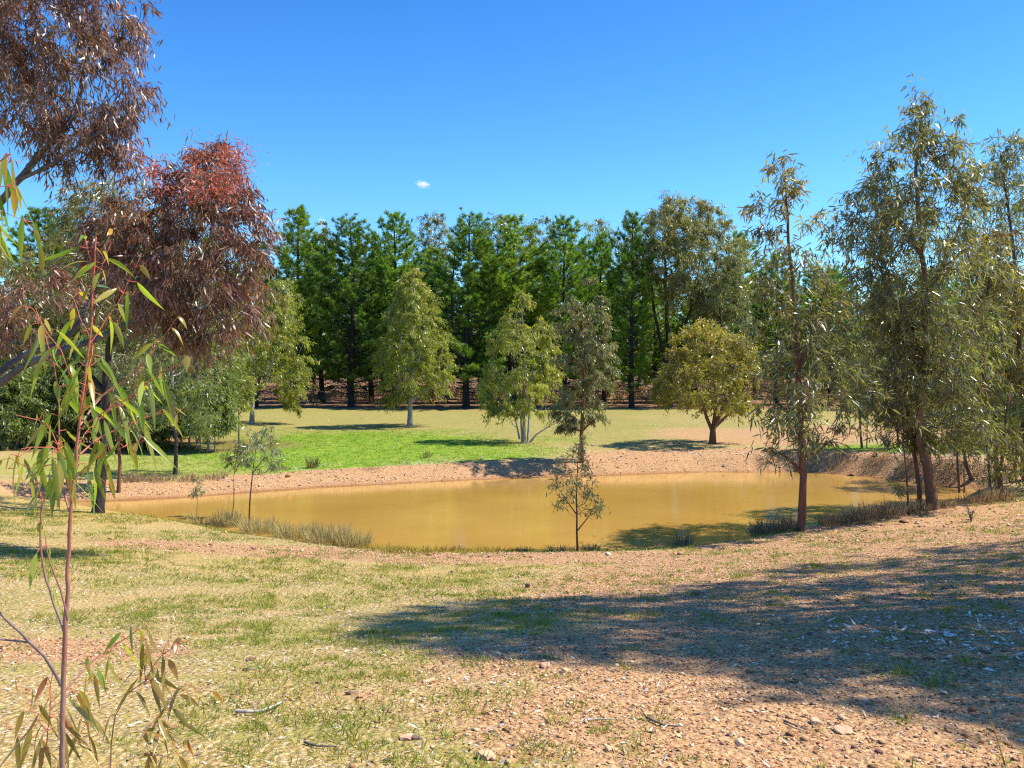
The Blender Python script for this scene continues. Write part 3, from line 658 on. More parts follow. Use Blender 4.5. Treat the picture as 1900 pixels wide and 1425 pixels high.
gum_tree('shore_gum_tree', 'thin brown-stemmed gum leaning just left of the stout peeling trunk', (1710, 944), [[(1710, 944), (1702, 880), (1690, 800), (1678, 700), (1665, 600)]],
  [(560, 1640, 1680), (620, 1615, 1720), (700, 1610, 1730), (780, 1630, 1720), (840, 1650, 1720)], 120, 44, (.17, .032), .34, 'green', 'redbrown', .05, seg=2, near=True, fill=.6, group='gums along the near shore')
gum_tree('gum_sapling', 'spindly bare-stemmed sapling with one low tuft, left of the stout peeling trunk', (1687, 957), [[(1687, 957), (1682, 880), (1672, 800), (1660, 720)]],
  [(690, 1640, 1680), (740, 1640, 1690), (790, 1650, 1690)], 22, 26, (.15, .026), .22, 'green', 'brown', .022, seg=2, near=True, group='saplings along the shore', extra=lambda Y: np.array([P(1672, 905, Y-.2), P(1665, 915, Y)]))
gum_tree('shore_gum_tree', 'tall open gum with grey leaves whose top stands at the right edge of the view', (1905, 905), [[(1905, 905), (1900, 780), (1890, 600), (1880, 450), (1860, 320)]],
  [(262, 1845, 1880), (300, 1822, 1930), (360, 1800, 1960), (440, 1785, 1970), (540, 1805, 1980), (640, 1810, 1990), (740, 1820, 1990), (820, 1830, 1980)], 450, 44, (.17, .029), .40, 'grey', 'brown', .08, tip_r=.004, seg=2, lumps=1.2, cut=.38, root_y=20.5, droop=.8, tipf=.3, near=True, fill=.6, group='gums along the near shore')
gum_tree('shore_gum_tree', 'bushy rust-tipped gum leaning out at the right edge of the near shore', (1860, 930), [[(1860, 930), (1850, 860), (1835, 780), (1825, 690), (1830, 560), (1850, 450)], [(1855, 930), (1858, 850), (1868, 760), (1880, 640)]],
  [(430, 1830, 1880), (500, 1790, 1930), (600, 1770, 1960), (700, 1760, 1970), (800, 1770, 1970), (870, 1790, 1960), (900, 1830, 1950)], 300, 44, (.17, .029), .38, 'olive', 'redbrown', .05, tip_r=.004, seg=2, lumps=1.2, cut=.36, root_y=19.3, droop=.7, tipf=.6, near=True, fill=.6, group='gums along the near shore')
gum_tree('shore_gum_tree', 'small gum leaning left over the far end of the pond at the right', (1806, 912), [[(1806, 912), (1795, 870), (1785, 820), (1780, 740), (1785, 650)]],
  [(600, 1760, 1800), (660, 1740, 1820), (740, 1735, 1830), (810, 1750, 1830)], 130, 60, (.15, .034), .38, 'green', 'brown', .05, seg=1, root_y=24.5, fill=.5, group='gums along the near shore')
gum_tree('shore_gum_tree', 'dark-trunked gum at the right edge beyond the pond', (1893, 830), [[(1893, 830), (1895, 740), (1888, 640), (1880, 560)]],
  [(520, 1850, 1900), (600, 1820, 1950), (700, 1810, 1960), (780, 1830, 1960)], 90, 60, (.16, .034), .42, 'green', 'dark', .12, seg=1, root_y=28, fill=.5, group='gums beyond the pond')
gum_tree('gum_sapling', 'little open sapling standing alone at the water edge in the middle of the near shore', (1072, 1024), [[(1072, 1024), (1070, 960), (1070, 900), (1074, 826)], [(1071, 985), (1095, 955), (1110, 920)], [(1070, 955), (1052, 930), (1035, 905)]],
  [(818, 1066, 1084), (850, 1045, 1095), (885, 1030, 1100), (915, 1022, 1112), (940, 1030, 1120), (955, 1070, 1112)], 74, 16, (.095, .020), .16, 'grey', 'brown', .020, seg=2, droop=.25, tipf=.3, near=True, tip_r=.003, group='saplings along the shore', twigs=4, twig_r=.0018, segl=.1)
gum_tree('gum_sapling', 'silvery sapling with fluffy drooping leaves above the rushes on the left shore', (461, 972), [[(461, 972), (466, 900), (474, 840), (478, 805)], [(467, 880), (490, 850), (505, 845)]],
  [(795, 465, 495), (830, 450, 512), (860, 440, 520), (872, 470, 515)], 34, 26, (.12, .024), .18, 'silver', 'brown', .020, seg=2, near=True, tipf=0, group='saplings along the shore', tip_r=.003, segl=.1)
gum_tree('gum_sapling', 'darker sapling with a crooked thin stem just left of the silvery sapling', (428, 960), [[(428, 960), (434, 930), (434, 880), (440, 850)]],
  [(822, 432, 452), (845, 420, 462), (868, 424, 455)], 22, 26, (.12, .022), .16, 'green', 'brown', .014, seg=2, near=True, tipf=0, group='saplings along the shore', tip_r=.003, segl=.1)
gum_tree('gum_sapling', 'tiny sapling with a single silvery tuft at the far left end of the rushes', (364, 958), [[(364, 958), (366, 930), (366, 905)]],
  [(893, 360, 372), (910, 355, 376), (922, 357, 376)], 7, 22, (.11, .022), .11, 'silver', 'brown', .008, seg=2, near=True, tipf=0, group='saplings along the shore', tip_r=.003, segl=.1)
for (px, base, top, hw, Yr, lm, lab) in ((395, 808, 575, 58, 38, 'mid', 'mid-green gum behind the left thicket, between the red canopy and the pole-stemmed gum'), (300, 812, 560, 70, 39, 'dome', 'dusty green gum filling the space under the middle of the red canopy'), (205, 815, 580, 70, 40, 'mid', 'mid-green gum behind the rough dark trunk, under the red canopy'), (90, 818, 560, 75, 39, 'dome', 'dusty green gum behind the thicket near the left edge')):
    gum_tree('gum_tree', lab, (px, base), [[(px, base), (px-4, base-80), (px+3, top+60)]], [(top, px-hw*.4, px+hw*.4), (top+50, px-hw*.9, px+hw*.9), (top+120, px-hw, px+hw), (base-60, px-hw*.8, px+hw*.8)], 210, 110, (.16, .040), .48, lm, 'white', .08, root_y=Yr, fill=.5, tipf=.2, group='gums filling the left bank under the red canopy')
GY = 'slender young gums crowding the right end of the pond'
for k, (px, base, top, hw, Yr, lm, lab) in enumerate(((1600, 850, 590, 34, 29.5, 'mid', 'slender young gum on the far bank between the lone gum and the tallest gum'), (1668, 856, 560, 38, 29.0, 'grey', 'slender young gum on the far bank seen through the thin leaning stem'),
      (1772, 880, 600, 36, 26.0, 'mid', 'slender young gum just right of the tallest gum, across the water'), (1838, 905, 640, 34, 22.0, 'mid', 'slender many-stemmed young gum under the bushy rust-tipped gum'), (1780, 900, 700, 26, 23.5, 'grey', 'short young gum leaning over the right tip of the pond'),
      (1885, 920, 560, 44, 21.5, 'mid', 'slender young gum against the right edge of the view'))):
    gum_tree('young_gum_tree', lab, (px, base), [[(px, base), (px-5, base-90), (px-2, (base+top)/2), (px+3, top+40)], [(px+8, base), (px+10, base-80), (px+16, (base+top)/2+20)]],
      [(top, px-hw*.2, px+hw*.3), (top+50, px-hw*.7, px+hw*.8), ((top+base)/2-20, px-hw, px+hw), ((top+base)/2+50, px-hw*.9, px+hw), (base-70, px-hw*.5, px+hw*.6)], 130, 48, (.15, .028), .32, lm, 'brown', .035, root_y=Yr, seg=1, fill=.6, tipf=.35, group=GY, lumps=1.0, cut=.30, tip_r=.004)
# left bank
gum_tree('gum_tree', 'slender gum with a white upper trunk and charred foot on the far left bank', (325, 880), [[(325, 880), (327, 820), (322, 740), (320, 660), (318, 620)]],
  [(600, 290, 350), (650, 265, 390), (700, 250, 405), (760, 255, 400), (800, 290, 380)], 120, 70, (.15, .028), .36, 'mid', 'charred', .06, seg=1, fill=.5, tipf=.15, group='gums on the left bank', near=True)
gum_tree('gum_tree', 'thin dark-stemmed gum right of the rough dark trunk on the left bank', (220, 913), [[(220, 913), (222, 860), (218, 780), (222, 700)]],
  [(660, 200, 240), (710, 185, 262), (770, 190, 260), (810, 205, 250)], 60, 60, (.14, .028), .32, 'grey', 'redbrown', .05, seg=1, fill=.5, group='gums on the left bank')
gum_tree('gum_tree', 'small neat round-crowned young gum on a pole-like stem at the left end of the lawn', (443, 822), [[(443, 822), (443, 770), (444, 700)]],
  [(664, 435, 448), (690, 422, 462), (730, 415, 470), (760, 420, 468)], 70, 60, (.13, .028), .25, 'yellow', 'brown', .03, seg=1, tipf=.15, group='gums on the left bank')
GT = 'young gums of the thicket on the left'
for k, (px, base, top, hw, lm, lab) in enumerate(((385, 832, 640, 36, 'green', 'rightmost dense young gum of the left thicket, beside the pole-stemmed gum'), (350, 836, 625, 40, 'silver', 'second dense young gum from the right in the left thicket'),
      (300, 840, 650, 38, 'silver', 'silvery young gum in the left thicket just left of the white-trunked slender gum'), (262, 842, 690, 34, 'green', 'low green young gum in the left thicket halfway to the rough dark trunk'),
      (150, 845, 640, 44, 'silver', 'silvery young gum of the thicket behind the near sapling stems'), (95, 850, 660, 46, 'green', 'green young gum of the thicket behind the near sapling, second from the left edge'), (30, 850, 690, 50, 'silver', 'silvery young gum of the thicket at the very left edge'), (235, 838, 670, 34, 'silver', 'silvery young gum of the thicket right behind the rough dark trunk'))):
    gum_tree('young_gum_tree', lab, (px, base), [[(px, base), (px+4, base-60), (px-2, top+50)], [(px-14, base), (px-14, base-60), (px-18, top+70)], [(px+14, base), (px+14, base-60), (px+20, top+70)]],
      [(top, px-hw*.4, px+hw*.5), (top+40, px-hw*1.1, px+hw*1.1), (top+100, px-hw*1.25, px+hw*1.25), (base-35, px-hw*1.1, px+hw*1.1)], 270, 120, (.15, .036), .42, 'mid' if lm == 'green' or k % 2 == 0 else 'grey', 'white', .04, root_y=31+1.2*(k % 3), fill=.55, tipf=.15, group=GT)

# rough dark trunk with its own crown behind the red one
gum_tree('rough_barked_gum', 'stout gum with a rough dark furrowed trunk at the left end of the pond', (182, 952), [[(182, 952), (188, 880), (192, 780), (198, 690), (210, 600), (240, 500), (260, 430)], [(196, 730), (160, 690), (120, 640)], [(205, 640), (260, 560), (330, 500)]],
  [(345, 140, 260), (400, 125, 330), (470, 120, 380), (540, 110, 400), (600, 130, 400)], 170, 60, (.15, .030), .45, 'olive', 'dark', .115, seg=1, tipf=.3, fill=.5, droop=.8, near=True)

# ------------------------------------------------------------------ the big red-leaved gum, its trunk off frame to the left
def red_gum():
    Y0 = 12.0; bx = -8.6; b = np.array([bx, Y0+.4, T(bx, Y0+.4)])
    root = empty('red_leaved_gum', b, 'big gum with rusty purple-red leaves reaching in from the left on long grey limbs', 'tree')
    px0 = CX+bx/Y0*F
    st = [([b+[0, 0, -.15], P(px0+20, 850, Y0+.4), P(px0+60, 700, Y0+.3), P(px0+110, 520, Y0+.2), P(px0+160, 400, Y0)], .20, .12),
          ([P(px0+40, 800, Y0+.3), P(-80, 760, Y0), P(0, 712, Y0-.2), P(60, 672, Y0-.3), P(150, 640, Y0-.2), P(250, 596, Y0), P(330, 560, Y0+.2), P(400, 480, Y0+.3), P(430, 400, Y0+.3)], .068, .018),
          ([P(-60, 740, Y0+.1), P(0, 690, Y0+.3), P(50, 655, Y0+.5), P(110, 640, Y0+.6), P(150, 590, Y0+.8), P(175, 540, Y0+1), P(260, 450, Y0+1.2), P(330, 370, Y0+1.2)], .045, .015),
          ([P(-90, 480, Y0+.1), P(-20, 400, Y0), P(40, 325, Y0), P(90, 270, Y0), P(135, 215, Y0+.1), P(160, 120, Y0+.1), P(180, 30, Y0)], .06, .02),
          ([P(30, 338, Y0), P(100, 300, Y0-.2), P(170, 255, Y0-.4), P(235, 215, Y0-.5)], .03, .012),
          ([P(60, 300, Y0), P(110, 240, Y0+.5), P(130, 150, Y0+.8), P(90, 60, Y0+1)], .03, .012),
          ([P(-100, 400, Y0), P(-60, 250, Y0), P(-20, 120, Y0), P(20, -40, Y0)], .07, .02)]
    ST = [(smooth_path(p, step=.15), a, c) for p, a, c in st]
    tb = MB(); add_tube(tb, ST[0][0], np.linspace(.20, .12, len(ST[0][0])), 12); tb.build('trunk', BM['limb'], root, b, smooth=True)
    for sp, a, c in ST[1:]:
        lb = MB(); sp[1:-1] += rng.normal(size=(len(sp)-2, 3))*.008; add_tube(lb, sp, np.linspace(a, c, len(sp)), 8); lb.build('limb', BM['limb'], root, b, smooth=True)
    up = in_rows([(-150, -150, 220), (-60, -180, 255), (0, -200, 262), (60, -160, 268), (130, -120, 272), (180, -60, 276), (230, 40, 262), (270, 60, 245), (305, 70, 230)], 430, Y0, .5, .75)
    up2 = in_rows([(-150, -200, 60), (0, -200, 60), (160, -150, 40), (230, -120, 10)], 60, Y0, .5, 1)
    lo = in_rows([(268, 385, 412), (290, 345, 440), (320, 262, 465), (350, 225, 480), (400, 170, 500), (460, 150, 508), (520, 165, 512), (570, 200, 500), (600, 260, 490), (635, 330, 440)], 440, Y0+.4, .55, .62)
    lf = in_rows([(440, -60, 60), (480, -80, 120), (540, -80, 170), (600, -80, 200), (640, -40, 240)], 130, Y0+1.6, .6, .5)
    def carve(a, sc_, cut): k = fbm(a[:, 0]+a[:, 2]*.7+40, a[:, 1]-a[:, 2]*.5+a[:, 0]*.4+40, sc_, 77, 2); k2 = fbm(a[:, 2]*1.1+60, a[:, 0]+60, sc_, 78, 2); return a[np.minimum(k, k2) > cut]
    up, lo, lf = carve(up, 1.0, .30), carve(lo, .8, .27), carve(lf, .9, .40)
    tg = np.concatenate([up, up2, lo, lf])
    pos, rr, chains, nst = skeleton(ST, tg, .0045, .22, .35)
    bb = MB()
    for k, idx in chains:
        pts = np.concatenate([pos[k:k+1], pos[idx]]); rd = np.minimum(rr[idx], .03); add_tube(bb, pts, np.r_[rd[0]*1.1, rd], 5 if rd[0] > .012 else 4, cap=False)
    fb = MB(); dirs = norm(tg-np.array([-6.2, Y0+.3, 4.0]))
    for grp, tf, zr in ((up, .22, None), (up2, .4, None), (lo, .32, None), (lf, .2, None)):
        dd = norm(grp-grp.mean(0)); foliage(fb, bb, grp, dd, .31, 60, (.13, .021), 2, .95, tf, 6, .002, zr=zr)
    # bright new shoots on the outside of the lower crown
    c = np.array([P(px, py, Y0-.6+rng.normal()*.4) for px, py in [(350, 345), (390, 350), (420, 355), (400, 325), (360, 335), (440, 300), (400, 275), (425, 285), (290, 320), (380, 360), (310, 345), (455, 300), (260, 305), (430, 345)] for _ in range(4)])+rng.normal(size=(56, 3))*.08
    for t in c:
        n = 26; add_leaves(fb, t+rng.normal(size=(n, 3))*.09, norm(rdir(n)+[0, 0, .9]), rng.uniform(.05, .09, n), .012, 1, v=rng.random(n), tip=rng.uniform(.55, 1, n))
    bb.build('branches', BM['limb'], root, b, smooth=True); fb.build('crown', LM['red'], root, b)
red_gum()

# ------------------------------------------------------------------ gums off frame on the right that throw the shade over the gravel
def shade_gum(x, y, H, rad, label, seed=0, nc=190):
    z0 = T(x, y); b = np.array([x, y, z0]); root = empty('shade_gum_tree', b, label, 'tree', 'gums standing right of the view')
    tr = smooth_path([b-[0, 0, .2], b+[.1, 0, H*.3], b+[-.2, .1, H*.6], b+[0, 0, H*.9]], step=.3)
    tb = MB(); add_tube(tb, tr, np.linspace(.16, .04, len(tr)), 9); tb.build('trunk', BM['shed'], root, b, smooth=True)
    n = nc; u = rng.random(n); zz = z0+H*(.35+.62*u); rr_ = rad*np.sqrt(np.clip(1-((u-.45)/.62)**2, .05, 1))*rng.random(n)**.38; a = rng.random(n)*2*math.pi
    tg = np.stack([x+rr_*np.cos(a), y+rr_*np.sin(a), zz], 1)
    pos, rr, chains, nst = skeleton([(tr, .16, .04)], tg, .005, .3, .5); bb = MB()
    for k, idx in chains:
        pts = np.concatenate([pos[k:k+1], pos[idx]]); rd = np.minimum(rr[idx], .07); add_tube(bb, pts, np.r_[rd[0]*1.1, rd], 4, cap=False)
    fb = MB(); foliage(fb, None, tg, norm(tg-b-[0, 0, H*.5]), .45, 70, (.17, .036), 1, .8, .3, 5)
    bb.build('branches', BM['shed'], root, b); fb.build('crown', LM['green'], root, b)
SHADE = [(8.5, 8.5, 12.6, 2.4, 'tall leafy gum just right of the view casting the long shade over the gravel', 520),
         (9.4, 6.4, 10.8, 2.1, 'leafy gum right of the view, nearest the photographer', 380),
         (12.0, 11.6, 11.5, 2.0, 'thin-crowned gum right of the view, farthest up the bank', 150)]
for x, y, H, rad, lab, n in SHADE: shade_gum(x, y, H, rad, lab, nc=int(n*1.25))

# ------------------------------------------------------------------ near sapling with red twigs
def near_plant(name, label, stems, leaves_on, Y0, lm, group=None, L=.105, Wd=.0165, foot=None):
    """stems: list of (pixel path [(px,py,dY)..], r0, r1, young0, young1, leaves, hang)"""
    f = foot; b = np.array([f[0], f[1], T(f[0], f[1])]); root = empty(name, b, label, 'sapling', group)
    sb, tb, fb = MB(), MB(), MB()
    for si, (path, r0, r1, y0, y1, nlv, hang) in enumerate(stems):
        pts = [P(q[0], q[1], Y0+(q[2] if len(q) > 2 else 0)) for q in path]
        if si == 0: pts = [b-[0, 0, .05]]+pts
        sp = smooth_path(pts, step=.035); sp[1:-1] += rng.normal(size=(len(sp)-2, 3))*.0012
        mb = sb if si == 0 else tb
        add_tube(mb, sp, np.linspace(r0, r1, len(sp))*(.85 if si == 0 else .72)*(1+rng.normal(size=len(sp))*.04), 8 if si == 0 else 6, young=np.linspace(y0, y1, len(sp)-1))
        if nlv:
            nlv = int(nlv*1.5)
            fr = np.linspace(.30 if si else .72, 1, nlv)+rng.normal(size=nlv)*.03; fr = np.clip(fr, .05, 1); ii = (fr*(len(sp)-1)).astype(int)
            tn = norm(np.gradient(sp, axis=0))[ii]
            for k in range(nlv):
                base = sp[ii[k]]; od = norm((tn[k]*.4+rdir(1)[0]*.9+np.array([0, 0, .1]))[None])[0]
                pl = .025; e = base+od*pl
                add_tube(tb, np.array([base, e]), np.array([.0014, .001]), 4, young=1.0, cap=False)
                d = norm((od*(1-hang*.6)+np.array([rng.normal()*.2, rng.normal()*.1, -hang*.85]))[None])
                l = L*rng.uniform(.55, 1.15)*(1 if fr[k] < .93 else .5)
                add_leaves(fb, e[None], d, np.array([l]), np.array([Wd*rng.uniform(.7, 1.15)]), 5, curl=.3, sag=.35, v=np.array([rng.random()]), tip=np.array([max(0, rng.normal(.05, .18))+(.35 if fr[k] > .93 else 0)]), fold=.12)
    sb.build('stem', BM['pink'], root, b, smooth=True); tb.build('twigs', BM['pink'], root, b, smooth=True); fb.build('leaves', LM[lm], root, b, smooth=True)
    return root
Yn = 2.6
xf = lambda px, Y: (px-CX)/F*Y
near_plant('gum_sapling', 'near sapling with a slender pinkish stem and bright red twigs, left of the pond', [
  ([(116, 1430), (117, 1300), (122, 1150), (127, 1020), (133, 920), (141, 850), (150, 760), (160, 680), (170, 600), (172, 520), (178, 440)], .0115, .0022, 0, 1.0, 7, .6),
  ([(120, 1175, 0), (100, 1120, .02), (80, 1050, .03), (75, 985, .04), (78, 930, .05), (62, 880, .06)], .006, .003, 0, .7, 6, .9),
  ([(126, 1150), (112, 1095, -.02), (92, 1040, -.04), (84, 990, -.05)], .004, .002, .2, .6, 0, .9),
  ([(114, 1272), (80, 1215, -.05), (55, 1192, -.08), (0, 1135, -.12), (-40, 1100, -.15)], .007, .004, 0, .1, 0, 1),
  ([(55, 1192, -.08), (20, 1190, -.1), (-40, 1180, -.1)], .004, .003, 0, .2, 0, 1),
  ([(133, 925), (128, 880, .05), (100, 862, .1), (60, 870, .15), (20, 850, .2)], .004, .0015, .5, 1, 9, 1.0),
  ([(133, 935), (118, 860, -.1), (95, 800, -.12), (70, 780, -.15), (30, 770, -.2)], .004, .0015, .5, 1, 9, 1.0),
  ([(130, 950), (112, 880, .05), (110, 800, .05), (108, 720, .05), (92, 650, .05), (66, 572, .05)], .005, .0015, .5, 1, 11, .8),
  ([(148, 790), (190, 735, .1), (240, 700, .12), (285, 650, .15), (322, 598, .18)], .005, .0015, .3, 1, 9, .8),
  ([(145, 800), (190, 765, -.1), (250, 730, -.12), (300, 690, -.15), (345, 672, -.18)], .003, .0012, .9, 1, 7, .8),
  ([(140, 850), (175, 820, .1), (220, 795, .15), (290, 768, .2), (335, 760, .2)], .004, .0012, .8, 1, 7, .8),
  ([(136, 890), (180, 850, -.1), (230, 830, -.12), (275, 815, -.15)], .003, .0012, .9, 1, 6, .9),
  ([(152, 745), (128, 690, -.1), (112, 650, -.12), (88, 618, -.12), (60, 572, -.15)], .003, .0012, .9, 1, 7, .8),
  ([(158, 700), (172, 640, .05), (148, 590, .08), (136, 552, .1)], .003, .0012, 1, 1, 6, .8),
  ([(165, 640), (200, 590, .05), (228, 545, .08), (262, 470, .1)], .0025, .001, 1, 1, 6, .7),
  ([(172, 545), (190, 490, .0), (206, 452, .0)], .002, .001, 1, 1, 4, .6),
  ([(172, 500), (160, 460, .0), (156, 425, .0)], .002, .001, 1, 1, 3, .6),
  ([(150, 770), (165, 700, -.1), (175, 640, -.15)], .003, .001, 1, 1, 5, .8),
  ([(142, 840), (160, 800, .2), (205, 760, .25), (240, 742, .3), (262, 690, .3)], .003, .001, 1, 1, 7, .8),
  ([(138, 870), (100, 830, -.2), (60, 830, -.25), (15, 870, -.3)], .003, .001, .8, 1, 8, 1.0),
  ([(136, 900), (150, 860, .2), (200, 900, .25)], .002, .001, .8, 1, 4, 1.0),
  ([(118, 1285), (150, 1250, .05), (185, 1215, .1), (232, 1185, .15), (268, 1160, .15)], .0035, .0015, .4, 1, 8, .8),
 ], None, Yn, 'near', foot=(xf(112, Yn), Yn))
GN = 'small leafy sprigs at the bottom left corner'
near_plant('gum_seedling', 'bronze-leaved sprig at the bottom of the view, right of the near sapling stem', [
  ([(205, 1440), (208, 1380), (215, 1330), (240, 1285), (270, 1262), (300, 1215), (330, 1195), (352, 1188)], .004, .0015, .1, .8, 10, .7),
  ([(240, 1440), (262, 1370, .1), (290, 1330, .15), (320, 1300, .2), (345, 1270, .2), (380, 1282, .2)], .003, .0012, .1, .6, 9, .7),
  ([(270, 1262), (265, 1220, .05), (262, 1190, .05), (275, 1170, .05)], .002, .001, .6, 1, 5, .9),
  ([(290, 1330, .15), (320, 1350, .2), (355, 1345, .2)], .002, .001, .6, 1, 5, .7),
  ([(250, 1400, .1), (275, 1400, .2), (310, 1405, .2), (340, 1380, .2)], .002, .001, .3, .8, 6, .8),
 ], None, 2.9, 'nearlow', GN, L=.115, Wd=.018, foot=(xf(205, 2.9), 2.9))
near_plant('gum_seedling', 'bronze-leaved sprig at the very bottom left corner, left of the near sapling stem', [
  ([(75, 1440), (85, 1380), (92, 1330), (95, 1270), (100, 1240)], .003, .0015, .3, .9, 7, .9),
  ([(88, 1360), (60, 1320, .05), (45, 1290, .08), (35, 1265, .1)], .002, .001, .6, 1, 5, .9),
  ([(92, 1320), (130, 1285, .05), (165, 1262, .1), (185, 1262, .1)], .002, .001, .6, 1, 6, .9),
  ([(85, 1390), (40, 1370, .1), (0, 1335, .1)], .002, .001, .3, 1, 6, .9),
  ([(90, 1400), (150, 1360, .1), (170, 1300, .1)], .002, .001, .3, 1, 5, .9),
 ], None, 2.7, 'nearlow', GN, L=.115, Wd=.018, foot=(xf(70, 2.7), 2.7))
near_plant('gum_sapling', 'second near sapling whose long green leaves hang in at the upper left edge', [
  ([(-260, 1440), (-240, 1000), (-200, 700), (-140, 480), (-60, 350), (0, 300), (20, 285)], .012, .002, 0, .8, 5, .9),
  ([(-60, 350), (-20, 330, .05), (20, 300, .08), (45, 300, .1)], .003, .001, .8, 1, 8, 1.1),
  ([(-100, 420), (-40, 400, .1), (10, 395, .1), (45, 410, .1), (75, 440, .1)], .003, .001, .8, 1, 9, 1.1),
  ([(-80, 380), (-30, 350, -.1), (10, 345, -.1), (30, 350, -.1)], .003, .001, .8, 1, 7, 1.1),
  ([(-120, 450), (-60, 440, -.1), (-10, 430, -.1), (15, 440, -.1)], .003, .001, .8, 1, 6, 1.1),
 ], None, 2.4, 'near', L=.13, foot=(xf(-270, 2.4), 2.4))

# ------------------------------------------------------------------ rushes, shrubs, tufts
def blades(mb, c, n, h, spread, w, lean=.35, tipc=(0, .4), vr=(0, 1), seg=2):
    a = rng.random(n)*2*math.pi; r = spread*rng.random(n)**.6
    p = np.stack([c[0]+r*np.cos(a), c[1]+r*np.sin(a), np.zeros(n)], 1); p[:, 2] = terrain(p[:, 0], p[:, 1])-.01
    d = norm(np.stack([np.cos(a)*r/spread, np.sin(a)*r/spread, np.zeros(n)], 1)*lean+rng.normal(size=(n, 3))*lean*.45+np.array([0, 0, 1]))
    hv = .45+1.0*fbm(p[:, 0]+20, p[:, 1]+20, .16, 61, 2)
    add_leaves(mb, p, d, h*hv*rng.uniform(.45, 1.2, n), w*rng.uniform(.7, 1.3, n), seg, curl=.14, sag=.16, v=rng.uniform(*vr, n), tip=rng.uniform(*tipc, n))
def rush(px, py, h, spread, n, lab, group, lm='reed', tipc=(0, .9), w=.012, name='rush_clump'):
    c = G(px, py); mb = MB(); blades(mb, c, n, h, spread, w, tipc=tipc); o = mb.build(name, LM[lm], None, c); return tag(o, lab, 'rushes', group)
GR = 'clumps of brown rushes along the right of the near shore'
for a in ((1422, 990, .42, .34, 420, 'widest rush clump at the water edge left of the lone upright gum'), (1458, 986, .34, .24, 260, 'rush clump touching the foot of the lone upright gum'), (1548, 974, .32, .26, 260, 'first small rush clump right of the lone upright gum'),
          (1598, 968, .36, .28, 320, 'second rush clump right of the lone upright gum'), (1645, 960, .36, .32, 340, 'third rush clump right of the lone upright gum'), (1700, 952, .34, .26, 260, 'rush clump at the foot of the stout peeling trunk'),
          (1752, 942, .20, .2, 180, 'small rush clump just right of the stout peeling trunk'), (1810, 934, .28, .35, 260, 'tall rush clump near the right end of the pond'), (1850, 930, .36, .35, 360, 'tall rush clump under the leaning rust-tipped gum')):
    rush(*a, GR)
for a in ((1265, 1010, .28, .20, 150, 'small rush clump at the water edge right of the little open sapling'), (1135, 1022, .16, .10, 50, 'tiny rush tuft just right of the little open sapling'), (1095, 1023, .2, .15, 80, 'rush tuft touching the stem of the little open sapling'),
          (1040, 1023, .2, .22, 120, 'row of short rushes just left of the little open sapling'), (968, 1024, .16, .16, 80, 'short rush tuft at the water edge left of the little open sapling')):
    rush(*a, 'small rush tufts in the middle of the near shore')
GL = 'yellow rushes massed on the left of the near shore'
for a in ((385, 968, .30, .45, 420, 'greenish rush clump at the left end of the yellow rushes'), (430, 974, 0.52, .40, 780, 'tufted rush clump under the silvery sapling'), (490, 986, 0.56, .45, 930, 'pale rush clump right of the silvery sapling stem'), (550, 997, 0.56, .45, 960, 'pale rush clump in the middle of the yellow rushes'),
          (605, 1007, 0.56, .40, 840, 'pale rush clump in the right half of the yellow rushes'), (655, 1014, 0.56, .32, 690, 'bushy rush clump that ends the yellow rushes at the open water')):
    rush(a[0], a[1], a[2]*.80, a[3], int(a[4]*.75), a[5], GL, lm='tawny', tipc=(0, .8), w=.010)
mb = MB()
for px in range(690, 960, 12):
    c = G(px, 1023+rng.normal()*1.5); blades(mb, c, 60, .16, .22, .009, tipc=(0, .9))
tag(mb.build('shore_grass', LM['straw']), kind='stuff')
GK = 'brown rush clumps on the far left bank'
for a in ((262, 893, .32, .40, 240, 'brown rush clump on the far bank left of the charred-foot gum'), (300, 893, .28, .35, 220, 'brown rush clump just left of the charred-foot gum'), (352, 892, .26, .3, 180, 'brown rush clump just right of the charred-foot gum'), (400, 888, .26, .3, 180, 'brown rush clump farther right of the charred-foot gum'),
          (238, 895, .25, .25, 150, 'leftmost brown rush clump on the far left bank'), (520, 872, .16, .3, 120, 'low dark tuft on the bank lip behind the silvery sapling'), (690, 872, .1, .3, 100, 'low dark tuft on the bank lip in the middle of the lawn edge')):
    rush(*a, GK)
rush(580, 868, .50, .16, 130, 'upright green shrublet on the lawn edge', 'little shrubs on the lawn', 'green', (0, .2), .02, 'small_shrub')
rush(792, 850, .28, .12, 60, 'smaller green shrublet on the lawn right of the first', 'little shrubs on the lawn', 'green', (0, .2), .02, 'small_shrub')
for a in ((1505, 862, .3, .3, 160, 'dark tuft on the far right bank nearest the lone gum trunk'), (1560, 856, .34, .35, 200, 'dark tuft on the lip of the far right bank, second from the lone gum trunk'), (1625, 860, .36, .35, 200, 'dark tuft on the lip of the far right bank in the middle'), (1690, 868, .4, .4, 240, 'dark tuft on the lip of the far right bank beside the leaning stems'), (1760, 875, .45, .45, 260, 'dark tuft at the right end of the far bank')):
    rush(*a, 'dark tufts on the far right bank')

